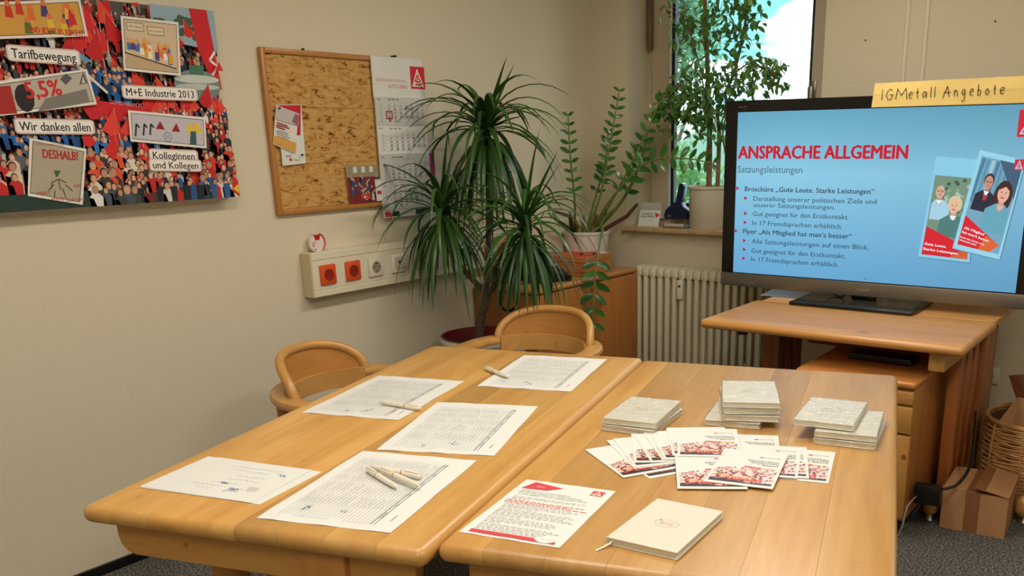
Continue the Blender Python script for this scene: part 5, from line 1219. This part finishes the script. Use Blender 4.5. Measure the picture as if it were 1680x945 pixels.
BR = [  # side, far corner, angle, z, tilt, label
    ('L', (-1.138, 1.723), 58, .0000, 0, 'bottom brochure under the left fan, only its white near corner showing'),
    ('L', (-1.188, 1.694), 58.4, .0012, 0, 'leftmost brochure of the fan, most of its cover showing'),
    ('L', (-1.180, 1.775), 51, .0024, 0, 'second brochure from the left end of the fan'),
    ('L', (-1.172, 1.792), 47, .0036, 0, 'third brochure from the left end of the fan'),
    ('L', (-1.152, 1.845), 34, .0048, 0, 'fourth brochure from the left end of the fan, turned steeper than its neighbours'),
    ('L', (-1.143, 1.842), 43, .0060, 0, 'fifth brochure from the left end of the fan'),
    ('L', (-1.130, 1.866), 43.5, .0072, 0, 'sixth brochure from the left end of the fan'),
    ('L', (-1.118, 1.875), 41, .0084, 0, 'seventh brochure from the left end of the fan'),
    ('L', (-.992, 1.962), 24, .0000, 0, 'brochure at the back of the middle, left one of two white corners'),
    ('L', (-.973, 1.972), 25, .0012, 0, 'brochure at the back of the middle, right one of two white corners'),
    ('L', (-1.095, 1.922), 34, .0096, 0, 'brochure just left of the big middle one, back of the fan'),
    ('L', (-1.066, 1.930), 29, .0108, 0, 'brochure directly behind the big middle one'),
    ('R', (-.677, 1.993), 16, .0000, 0, 'rightmost brochure, small crowd picture at its right end'),
    ('R', (-.745, 1.985), 23, .0024, 0, 'brochure between the rightmost one and the one with a full title'),
    ('R', (-.753, 1.973), 19.5, .0036, 0, 'second brochure from the right, its title readable'),
    ('L', (-.982, 1.765), 31, .0035, .03, 'big brochure in the middle, tilted up on the fan, left of the front one'),
    ('L', (-.895, 1.851), 14, .0060, .03, 'front brochure nearest the viewer with its whole cover showing')]
br0 = None
for s_, (x, y), a_, z, tl, lb in BR:
    a_ = math.radians(a_); w, l = .148, .210; ca, sa = math.cos(a_), math.sin(a_)
    if s_ == 'R': x -= ca * w; y -= sa * w
    ox, oy = x + sa * l, y - ca * l
    if br0 is None: br0 = b_ = make_brochure(lb); b_['group'] = 'conference brochures spread on the right table'
    else: b_ = dup(br0, None, None, lb)
    b_.location = (ox, oy, .7402 + z + .0001); b_.rotation_euler = (Rz(a_) @ Rx(tl)).to_euler()

# ================================================================== window sill: card and hole punch
kc = thing('folded_card', 'small white folded card with dark lettering and a red triangle, standing on the sill', 'card', ((-2.731, 4.56, 0.977)[0], 4.56, SZ), math.radians(12))
obj('front_leaf', MB().box(-.062, .062, -.0006, .0006, 0, .098, M=Rx(math.radians(-28)) @ Ry(math.radians(0))), PAPER, kc); obj('rear_leaf', MB().box(-.062, .062, .09, .0912, .0, .10, M=Rx(math.radians(24))), PAPER, kc)
a = Art((0, -.0007, 0), (1, 0, 0), (0, 0, 1), base=.0002); a.text('KOMMEN SIE', -.052, .070, .009, (60, 74, 80), bold=.03, w=.07); a.text('METALLER WERDEN', -.052, .055, .009, (60, 74, 80), bold=.03, w=.078); a.poly([(.028, .086), (.060, .070), (.040, .050)], (206, 50, 50)); a.text('Jetzt', .0, .035, .006, (120, 120, 120)); ao = a.done('print', PRINT, kc); ao.matrix_basis = Rx(math.radians(-28))
NAVY = mat('navy_plastic', (14, 26, 64), .35, coat=.3)
px_, _, _ = (-2.544, 4.56, 0.971)
hp = thing('hole_punch', 'dark blue hole punch with a grey metal base on the window sill', 'hole punch', (px_, 4.57, SZ), math.radians(8))
obj('base', MB().rbox(-.068, .068, -.05, .055, 0, .008, .003, 1), METAL, hp); obj('stop_guide', MB().rbox(-.055, .055, -.058, -.046, .006, .020, .003, 1), mat('light_grey', (196, 190, 176), .5), hp)
for x in (-.042, .042): obj('punch_pin', MB().tube([(x, 0, .008), (x, 0, .045)], .0045, 8).rbox(x - .008, x + .008, -.02, .03, .008, .012, .001, 1), METAL, hp)
LV = [(-.062, .036), (.062, .036), (.066, .050), (.060, .072), (.036, .090), (.022, .106), (.016, .130)]
prof = [(-.064, .038), (.064, .038), (.068, .052), (.060, .076), (.040, .090), (.030, .108), (.044, .176), (.040, .188), (.028, .192), (.018, .184), (-.002, .110), (-.040, .092), (-.062, .074), (-.070, .052)]
lv = obj('lever', MB().loft([[(x * k, y, .038 + (z - .038) * (.97 if abs(y) > .02 else 1)) for x, z in prof] for y, k in ((-.030, .94), (-.024, 1), (.024, 1), (.030, .94))], M=None), NAVY, hp)
hp.scale = (1.05, 1.05, 1.3)
obj('badge', MB().box(-.048, -.026, -.0312, -.030, .046, .054), METAL, lv)

# ================================================================== dracaena
LEAFD = leafmat('dracaena_leaf', (14, 44, 16), (66, 108, 44), .35, .18, 5)
BARK = mat('bark', (112, 92, 74), .9, noise=(60, (70, 54, 42), .35, .7), bump=(50, .8, .004)); 
dr = thing('dracaena', 'tall dracaena with three drooping leaf heads in a white pot by the left wall', 'potted plant', (-2.83, 3.22, 0))
dx_, dy_ = -2.83, 3.22
def dl(p): return (p[0] - dx_, p[1] - dy_, p[2])
obj('pot', MB().lathe([(0, .16), (.145, .16), (.152, .18), (.198, .545), (.207, .547), (.209, .566), (.201, .566)], n=40), POTW, dr)
obj('pot_rim', MB().lathe([(.201, .566), (.205, .571), (.195, .572), (.186, .51), (.180, .45)], n=40), POTR, dr, 'dark red inside of the rim')
obj('plant_stand', MB().lathe([(0, 0), (.14, 0), (.15, .02), (.15, .155), (0, .159)], n=24), REDOAK, dr)
obj('soil', MB().lathe([(0, .530), (.10, .528), (.187, .520)], n=32), SOIL, dr)
trk = curve_pts([dl((-2.848, 3.20, .515)), dl((-2.835, 3.20, .63)), dl((-2.80, 3.20, .72)), dl((-2.787, 3.2, .79))], 5)
obj('trunk', MB().tube(trk, [.021 - .003 * i / len(trk) + .0015 * (i % 2) for i in range(len(trk))], 10), BARK, dr)
HD = [((-2.785, 3.25, 1.50), 100, 1), ((-2.845, 3.0, 1.165), 84, 0), ((-2.50, 3.14, 1.10), 90, 0)]
for (x, y, z), n_, tall in HD:
    q = curve_pts([trk[-1] - Vector((0, 0, .02)), Vector(dl(((-2.787 + x * 2) / 3, (3.2 + y * 2) / 3, .79 + (z - .79) * .35))), Vector(dl((x, y, z - .12))), Vector(dl((x, y, z)))], 5)
    obj('branch', MB().tube(q, [.014 - .005 * i / len(q) for i in range(len(q))], 8), BARK, dr)
rl = random.Random(21)
TIPS = [[(-2.624, 3.22, 1.79), (-2.607, 3.25, 1.761), (-2.417, 3.1, 1.544)], [(-2.778, 3, 1.498), (-2.719, 2.95, 1.405)], [(-2.4, 3.14, 1.492), (-2.277, 3.1, 1.41), (-2.329, 3.2, 1.369)]]
def strap_leaf(p0, az, e0, e1, L, w, nseg=9, bend=1.0, sway=0):
    p = Vector(p0); vs = []; fs = []
    for i in range(nseg + 1):
        t = i / nseg; e = e0 + (e1 - e0) * (t ** bend); a = az + sway * t
        d = Vector((math.cos(a) * math.cos(e), math.sin(a) * math.cos(e), math.sin(e))); side = Vector((-math.sin(a), math.cos(a), 0)); nrm = side.cross(d)
        ww = w * (.55 + 1.1 * t if t < .3 else .88 * (1 - ((t - .3) / .7) ** 1.8) + .02)
        for s in (-1, 0, 1): vs.append(p + side * s * ww / 2 + nrm * (-.22 * ww if s else .0) * -1)
        p = p + d * L / nseg
        if p.x + dx_ < XL + .012: p.x = XL + .012 - dx_
    for v in vs:
        if v.x + dx_ < XL + .008: v.x = XL + .008 - dx_
    for i in range(nseg):
        b = 3 * i; fs += [(b, b + 1, b + 4, b + 3), (b + 1, b + 2, b + 5, b + 4)]
    return MB().add(vs, fs, True)
for hi, ((x, y, z), n_, tall) in enumerate(HD):
    for i in range(n_):
        k = i / n_; az = i * 2.399 + rl.uniform(-.25, .25)
        e0 = math.radians(72 - 95 * k + rl.uniform(-10, 10)); e1 = math.radians(-62 - 26 * min(1, k * 1.6) + rl.uniform(-6, 4)); L = (.46 if tall else .42) * rl.uniform(.85, 1.15) * (1 - .08 * k)
        if k > .45: e0 = math.radians(rl.uniform(-35, 25)); e1 = math.radians(-88); L *= rl.uniform(.85, 1.1)
        if i < 5: e1 = math.radians(rl.choice([-35, -20, -50])); 
        bend = (.42 if k > .45 else .7) if k > .3 else 1.0
        p0 = dl((x, y, z - .10 * k + .01))
        obj('leaf', strap_leaf(p0, az, e0, e1, L, rl.uniform(.024, .033) if tall else rl.uniform(.020, .028), bend=bend, sway=rl.uniform(-.2, .2)), LEAFD, dr)
    for tip in TIPS[hi]:
        v_ = Vector(tip) - Vector((x, y, z)); e_ = math.atan2(v_.z, math.hypot(v_.x, v_.y))
        obj('leaf', strap_leaf(dl((x, y, z)), math.atan2(v_.y, v_.x), e_ + .12, e_ - .14, v_.length, .026), LEAFD, dr)
obj('dry_leaf', strap_leaf(dl((-2.72, 3.08, .55)), math.radians(35), .9, -.9, .22, .012), mat('straw', (206, 160, 96), .7), dr)

# ================================================================== leaf helper for small-leaved plants
def leaf_mesh(name, L, w, m, fold=.18, droop=.15, n=5):
    vs = []; fs = []
    for i in range(n + 1):
        t = i / n; ww = w / 2 * math.sin(PI * min(1, t * .93 + .04)) ** .8 if 0 < t < 1 else w * .02; zz_ = -droop * L * t * t
        vs += [(L * t, -ww, zz_ + fold * ww), (L * t, 0, zz_), (L * t, ww, zz_ + fold * ww)]
    for i in range(n): b = 3 * i; fs += [(b, b + 3, b + 4, b + 1), (b + 1, b + 4, b + 5, b + 2)]
    return MB().add(vs, fs, True).mesh(name, m, False)
def frame_from(d, up=(0, 0, 1), roll=0):
    d = Vector(d).normalized(); s = Vector(up).cross(d); s = s.normalized() if s.length > 1e-4 else Vector((0, 1, 0)); u = d.cross(s)
    M = Matrix((d, s, u)).transposed().to_4x4(); return M @ Rx(roll)

# ================================================================== zamioculcas on the cabinet
ZL = leafmat('zz_leaf', (22, 66, 24), (74, 128, 52), .22, .12, 12); ZS = mat('zz_stem', (108, 124, 62), .5); ZB = mat('zz_stem_base', (120, 84, 48), .6)
zx, zy, zz0 = -2.935, 4.235, KZ
zp = thing('zz_plant', 'zamioculcas with feathered green stems in a striped white pot on the cabinet', 'potted plant', (zx, zy, zz0))
def zl(p): return Vector((p[0] - zx, p[1] - zy, p[2] - zz0))
STRP = mat('pot_glaze', (216, 212, 202), .4, coat=.2)
obj('pot', MB().lathe([(0, 0), (.096, 0), (.100, .01), (.128, .188), (.134, .192), (.134, .206), (.125, .206), (.116, .18), (.108, .16)], n=36), STRP, zp)
for k in range(9):
    pts = []
    for i in range(9):
        t = i / 8; r_ = .1008 + .0275 * t; a_ = 2 * PI * k / 9 - t * .9; pts.append((r_ * math.cos(a_), r_ * math.sin(a_), .012 + .172 * t))
    obj('stripe', MB().tube(pts, .0016, 5), mat('stripe_brown', (150, 116, 88), .5), zp)
obj('soil', MB().lathe([(0, .182), (.110, .178)], n=24), SOIL, zp)
zleaf = leaf_mesh('leaf', .092, .038, ZL)
base = (zx, zy, zz0 + .18)
def zz_stem(P, r0, r1, leaves, ls=1.0, n0=.42, lm=None, spread=1.0):
    q = curve_pts([zl(p) for p in P], 8); N_ = len(q)
    obj('stem', MB().tube(q, [r0 + (r1 - r0) * i / (N_ - 1) for i in range(N_)], 7), ZS, zp)
    for i in range(leaves):
        t = n0 + (1 - n0) * i / max(leaves - 1, 1); j = min(int(t * (N_ - 1)), N_ - 2); p = q[j] + (q[j + 1] - q[j]) * (t * (N_ - 1) - j); d = (q[j + 1] - q[j]).normalized()
        sd = d.cross(Vector((rl.uniform(-.2, .2) - .787 * 1, -.55, .1))).normalized() if abs(d.z) > .0 else Vector((0, 1, 0))
        # leaflets spread sideways from the stem, in its own fan plane
        view = Vector((.55, -.80, .15)); sd = d.cross(view).normalized()
        for s in (-1, 1):
            ld = (d * .55 * rl.uniform(.7, 1.3) + sd * s * spread + view * rl.uniform(-.25, .45)).normalized()
            k = ls * rl.uniform(.85, 1.1) * (1 - .35 * max(0, t - .75) / .25)
            link('leaf', zleaf, zp, Matrix.Translation(p) @ frame_from(ld, view, rl.uniform(-.5, .5)) @ Matrix.Diagonal((k, k, k, 1)))
rim_z = zz0 + .19
zz_stem([(zx - .06, zy - .03, rim_z), (-2.928, 4.12, 1.128), (-2.879, 4.02, 1.352), (-2.846, 3.96, 1.562)], .008, .003, 9, .62)
zz_stem([(zx + .0, zy - .0, rim_z), (-2.841, 4.24, 1.155), (-2.779, 4.24, 1.409), (-2.716, 4.24, 1.682)], .009, .003, 12, .66)
zz_stem([(zx + .03, zy, rim_z), (-2.783, 4.26, 1.123), (-2.633, 4.28, 1.377), (-2.509, 4.3, 1.623)], .009, .003, 10, .70)
zz_stem([(zx + .04, zy - .02, rim_z), (-2.756, 4.2, 1.128), (-2.51, 4.17, 1.325), (-2.286, 4.15, 1.35), (-2.117, 4.15, 1.327)], .007, .003, 10, .82, .40)
zz_stem([(zx + .02, zy + .04, rim_z), (-2.755, 4.32, 1.12), (-2.638, 4.32, 1.314), (-2.593, 4.32, 1.484)], .012, .004, 7, .7)
zz_stem([(zx - .02, zy + .02, rim_z), (-2.909, 4.28, 1.119), (-2.838, 4.28, 1.314), (-2.813, 4.28, 1.487)], .008, .003, 7, .6)
zz_stem([(zx + .07, zy - .06, rim_z + .01), (-2.8, 4.193, 0.992), (-2.7, 4.018, 0.922), (-2.645, 3.9, 0.813), (-2.635, 3.859, 0.662), (-2.635, 3.832, 0.456)], .008, .003, 7, 1.0, .55)
for k in range(12):
    a_ = k * 2.4; r_ = .03 + .05 * (k % 3) / 2; x, y = zx + r_ * math.cos(a_), zy + r_ * math.sin(a_); h = .06 + .08 * rl.random()
    obj('stem_base', MB().tube([zl((x, y, rim_z - .02)), zl((x + .1 * r_ * math.cos(a_), y, rim_z + h * .5)), zl((x + .9 * r_ * math.cos(a_), y + .8 * r_ * math.sin(a_), rim_z + h))], [.011, .010, .006], 7), ZB if k % 2 else ZS, zp)
obj('stem_base', MB().tube([zl((zx + .07, zy, rim_z)), zl((-2.686, 4.26, 1.046)), zl((-2.616, 4.26, 1.115))], [.013, .011, .008], 7), mat('cut_stem', (84, 50, 40), .7), zp, 'thick brown cut stem')
obj('stem_base', MB().tube([zl((zx - .07, zy, rim_z)), zl((-2.945, 4, 1.027)), zl((-2.941, 3.9, 1.079))], [.010, .010, .007], 7), ZS, zp)
obj('stem_base', MB().tube([zl((zx - .05, zy - .06, rim_z)), zl((-2.876, 4, 1.059)), zl((-2.958, 3.95, 1.091))], [.012, .010, .006], 7), mat('old_stem', (60, 50, 40), .7), zp)

# ================================================================== flowering plant behind the dracaena
fx_, fy_ = -2.985, 3.62
fp = thing('flowering_plant', 'small leafy plant with orange-red flowers behind the dracaena, on the cabinet', 'potted plant', (fx_, fy_, KZ))
obj('pot', MB().lathe([(0, 0), (.045, 0), (.060, .10), (.064, .10), (.064, .112), (.055, .112), (.052, .095), (0, .095)], n=24), POTW, fp)
GL_ = leafmat('broad_leaf', (60, 120, 50), (130, 176, 92), .4, .3, 10); bl_ = leaf_mesh('leaf', .085, .055, GL_)
for k in range(26):
    a_ = k * 2.4; h = .10 + .34 * rl.random(); r_ = .03 + .11 * rl.random(); p = Vector((max(r_ * math.cos(a_), -.06) + .03, r_ * math.sin(a_) + .06, h))
    if k % 3 == 0: obj('stem', MB().tube([(0, 0, .09), (p.x * .4, p.y * .4, h * .6), tuple(p)], .003, 5), ZS, fp)
    link('leaf', bl_, fp, Matrix.Translation(p) @ frame_from((math.cos(a_) * .8 + .25, math.sin(a_), rl.uniform(-.4, .4))))
FLW = mat('flower_orange', (226, 84, 48), .5); pt = leaf_mesh('petal', .034, .016, FLW)
for (px3) in ((-3.052, 3.5, 0.956), (-3.054, 3.5, 0.926), (-2.997, 3.56, 0.941), (-3.006, 3.56, 0.916), (-3.001, 3.6, 0.961)):
    c_ = Vector(px3) - Vector((fx_, fy_, KZ)); obj('flower_stalk', MB().tube([(0, 0, .1), tuple(c_ * .6), tuple(c_)], .002, 5), ZS, fp)
    for k in range(5): link('petal', pt, fp, Matrix.Translation(c_) @ frame_from((math.cos(k * 1.26) * .5, math.sin(k * 1.26) * .5, .75 if k % 2 else -.5)))

# ================================================================== weeping fig on the sill
FB = (-2.374, 4.6, 0.955); fcx, fcy = (-2.373, 4.6, 1.08)[0], 4.605
fg = thing('weeping_fig', 'weeping fig with a dense leafy crown in a cream pot on the window sill', 'potted plant', (fcx, fcy, SZ))
def gl(p): return Vector((p[0] - fcx, p[1] - fcy, p[2] - SZ))
obj('pot', MB().lathe([(0, .0), (.094, .0), (.100, .008), (.106, .210), (.112, .214), (.112, .228), (.103, .228), (.098, .19), (0, .19)], n=36), POTC, fg)
obj('soil', MB().lathe([(0, .197), (.10, .195)], n=24), SOIL, fg)
FBK = mat('fig_bark', (150, 112, 80), .8, noise=(40, (112, 80, 56), .35, .7))
def br(P, r0, r1): 
    q = curve_pts([gl(p) for p in P], 6); obj('branch', MB().tube(q, [r0 + (r1 - r0) * i / (len(q) - 1) for i in range(len(q))], 7), FBK, fg)
b0 = (fcx, fcy, SZ + .19)
T1 = [(-2.368, 4.6, 1.171), (-2.371, 4.6, 1.433), (-2.391, 4.6, 1.772), (-2.413, 4.6, 2.07), (-2.423, 4.6, 2.301)]
T2 = [(-2.316, 4.6, 1.172), (-2.324, 4.62, 1.463), (-2.335, 4.62, 1.588), (-2.239, 4.6, 1.765), (-2.185, 4.6, 1.995), (-2.161, 4.6, 2.218)]
def trunk(P, r0, r1):
    q = curve_pts([gl(p) for p in P], 7); obj('trunk', MB().tube(q, [r0 + (r1 - r0) * i / (len(q) - 1) for i in range(len(q))], 8), FBK, fg)
trunk(T1, .017, .009); trunk(T2, .013, .006)
trunk([(-2.348, 4.59, 1.172), (-2.379, 4.585, 1.338), (-2.354, 4.59, 1.526), (-2.4, 4.6, 1.681), (-2.376, 4.59, 1.801)], .008, .006)
for P in ([(-2.374, 4.6, 1.526), (-2.413, 4.55, 1.801), (-2.489, 4.55, 2.013), (-2.528, 4.55, 2.191)], [(-2.325, 4.62, 1.495), (-2.257, 4.55, 1.584), (-2.229, 4.5, 1.701)], [(-2.327, 4.62, 1.557), (-2.152, 4.5, 1.727), (-2.016, 4.45, 1.818), (-1.896, 4.4, 1.768)],
          [(-2.383, 4.6, 1.589), (-2.485, 4.5, 1.712), (-2.567, 4.45, 1.683)], [(-2.239, 4.6, 1.765), (-2.071, 4.5, 1.81), (-1.986, 4.5, 1.735)], [(-2.285, 4.62, 1.369), (-2.293, 4.6, 1.479), (-2.223, 4.55, 1.614), (-2.1, 4.5, 1.696)], [(-2.385, 4.6, 1.681), (-2.4, 4.48, 1.617), (-2.475, 4.42, 1.558)]): br(P, .005, .002)
FL = leafmat('fig_leaf', (34, 92, 44), (134, 172, 80), .3, .35, 14)
fig = leaf_mesh('leaf', .050, .026, FL, .15, .3, 4)
CLU = [(1125, 165, 30, 26, 75), (1095, 170, 22, 22, 40), (1150, 185, 34, 22, 75), (1190, 150, 32, 30, 60), (1215, 120, 28, 26, 44), (1252, 108, 22, 20, 40), (1268, 128, 16, 18, 26), (1245, 146, 20, 12, 14), (1140, 130, 36, 26, 46),
       (1130, 60, 26, 34, 34), (1112, 20, 18, 26, 20), (1165, 60, 26, 40, 26), (1180, 20, 34, 30, 34), (1205, 60, 24, 26, 30), (1226, 30, 26, 28, 30), (1210, 0, 30, 22, 30), (1100, 215, 14, 12, 8), (1165, 220, 22, 12, 16)]
CW = {}
CENT = [(-2.466, 4.5, 1.635), (-2.554, 4.46, 1.622), (-2.363, 4.48, 1.571), (-2.26, 4.55, 1.675), (-2.153, 4.5, 1.756), (-2.013, 4.46, 1.782), (-1.949, 4.44, 1.722), (-2.04, 4.48, 1.676), (-2.424, 4.52, 1.74),
        (-2.481, 4.55, 1.953), (-2.548, 4.55, 2.076), (-2.356, 4.55, 1.945), (-2.307, 4.55, 2.057), (-2.222, 4.56, 1.937), (-2.154, 4.56, 2.018), (-2.211, 4.56, 2.107), (-2.533, 4.46, 1.482), (-2.317, 4.5, 1.464)]
lv_all = []
for (cx, cy, rx, ry, n_), c_ in zip(CLU, CENT):
    k = 5.1 / 1496
    for i in range(int(n_ * 1.5)):
        th_ = rl.uniform(0, 2 * PI); rr = rl.random() ** .5; p = gl((c_[0] + rx * k * rr * math.cos(th_) * 1.15, min(c_[1] + rl.uniform(-.12, .12), 4.70), c_[2] + ry * k * rr * math.sin(th_)))
        d = Vector((rl.uniform(-1, 1), rl.uniform(-1, .6), rl.uniform(-1.1, .15))); lv_all.append((p, frame_from(d, (rl.uniform(-.5, .5), -.5, 1)), rl.uniform(.75, 1.15)))
rl.shuffle(lv_all)
for p, M, k in lv_all[:300]: link('leaf', fig, fg, Matrix.Translation(p) @ M @ Matrix.Diagonal((k, k, k, 1)))
rest = MB()
for p, M, k in lv_all[300:]:
    MM = Matrix.Translation(p) @ M @ Matrix.Diagonal((k, k, k, 1)); rest.add([MM @ v.co for v in fig.vertices], [tuple(q.vertices) for q in fig.polygons], True)
ro = link('foliage', rest.mesh('foliage', FL, False), fg); ro['kind'] = 'stuff'
# fine twigs carrying the leaves
tw = MB()
for p, M, k in lv_all[::2]:
    c0 = min((gl(c) for c in CENT), key=lambda c: (c - p).length); tw.tube([tuple(c0 + (p - c0) * .2), tuple((c0 + p) / 2 + Vector((0, 0, .01))), tuple(p)], .0011, 4)
to = obj('twigs', tw, FBK, fg); to['kind'] = 'stuff'

# ================================================================== outside the window
obj_g = struct('ground', MB().box(-40, 20, 5.2, 60, -4.1, -4.0), mat('lawn', (96, 130, 70), 1, noise=(2, (70, 100, 50), .3, .7)))
def tree(name, label, c, r, n, m, leaf=.09, trunkx=None, gz=-4.0, seed=1):
    rr = random.Random(seed); t = thing(name, label, 'tree', (c[0], c[1], gz), 0, 'trees outside the window')
    mb = MB()
    clumps = [(Vector((rr.gauss(0, .5) * r[0], rr.gauss(0, .5) * r[1], rr.gauss(0, .5) * r[2])), rr.uniform(.18, .42)) for _ in range(34)]
    for i in range(n):
        cc, s = clumps[i % len(clumps)]; p = cc + Vector((rr.gauss(0, .5) * r[0] * s, rr.gauss(0, .5) * r[1] * s, rr.gauss(0, .5) * r[2] * s)) + Vector((0, 0, c[2] - gz))
        d = Vector((rr.uniform(-1, 1), rr.uniform(-1, 1), rr.uniform(-1, .6))).normalized(); s_ = d.orthogonal().normalized(); k = leaf * rr.uniform(.6, 1.3)
        mb.add([p, p + d * k * .5 + s_ * k * .28, p + d * k, p + d * k * .5 - s_ * k * .28], [(0, 1, 2, 3)])
    f = link('foliage', mb.mesh('foliage', m, False), t); f['kind'] = 'stuff'
    obj('trunk', MB().tube([(0, 0, 0), (.05, 0, (c[2] - gz) * .5), (0, 0, c[2] - gz + r[2] * .3)], [.16, .11, .04], 8), BARK, t)
    for k in range(6):
        a_ = k * 1.1; obj('branch', MB().tube([(0, 0, (c[2] - gz) * (.6 + .06 * k)), (r[0] * .35 * math.cos(a_), r[1] * .3 * math.sin(a_), (c[2] - gz) * (.75 + .05 * k)), (r[0] * .7 * math.cos(a_), r[1] * .6 * math.sin(a_), (c[2] - gz) * (.85 + .06 * k))], [.05, .03, .012], 6), BARK, t)
T_A = leafmat('tree_leaf_grey_green', (80, 124, 98), (150, 190, 150), .6, .5, 2); T_B = leafmat('tree_leaf_bright', (98, 146, 84), (170, 204, 144), .6, .5, 2)
tree('tree', 'grey-green tree seen high up in the left half of the window', (-7.2, 12.4, 3.2), (.85, .9, 1.35), 6000, T_A, .10, seed=4)
tree('tree', 'bright green bushy tree filling the lower part of the window', (-6.15, 9.7, -.2), (1.3, 1.0, 1.25), 11000, T_B, .08, seed=5)
tree('tree', 'pale green tree standing farther back beyond the bushy one', (-8.2, 15.5, .2), (1.5, 1.4, 1.4), 6000, T_B, .12, seed=6)
tree('tree', 'green tree whose edge shows at the right side of the window', (-6.9, 19.0, .3), (.7, 1.0, 1.7), 3000, T_A, .12, seed=8)
hs_ = thing('house', 'pale house with a grey-green gabled roof beyond the trees', 'building', (-11.2, 24, -5))
obj('walls', MB().box(-3.4, 3.2, 0, 6, 0, 5.2), mat('house_wall', (222, 222, 214), .8), hs_)
obj('roof', MB().prism([(-3.9, 5.1), (3.7, 5.1), (-.1, 7.4)], 'y', -.3, 6.3), mat('roof_tiles', (150, 176, 160), .8), hs_)
for x in (-2, 1.2): 
    w_ = obj('window', MB().box(x, x + 1, -.06, .02, 2.4, 3.7), mat('far_window_frame', (236, 236, 232), .5), hs_); obj('pane', MB().box(x + .08, x + .92, -.08, -.06, 2.48, 3.62), mat('far_pane', (70, 90, 100), .1), w_)
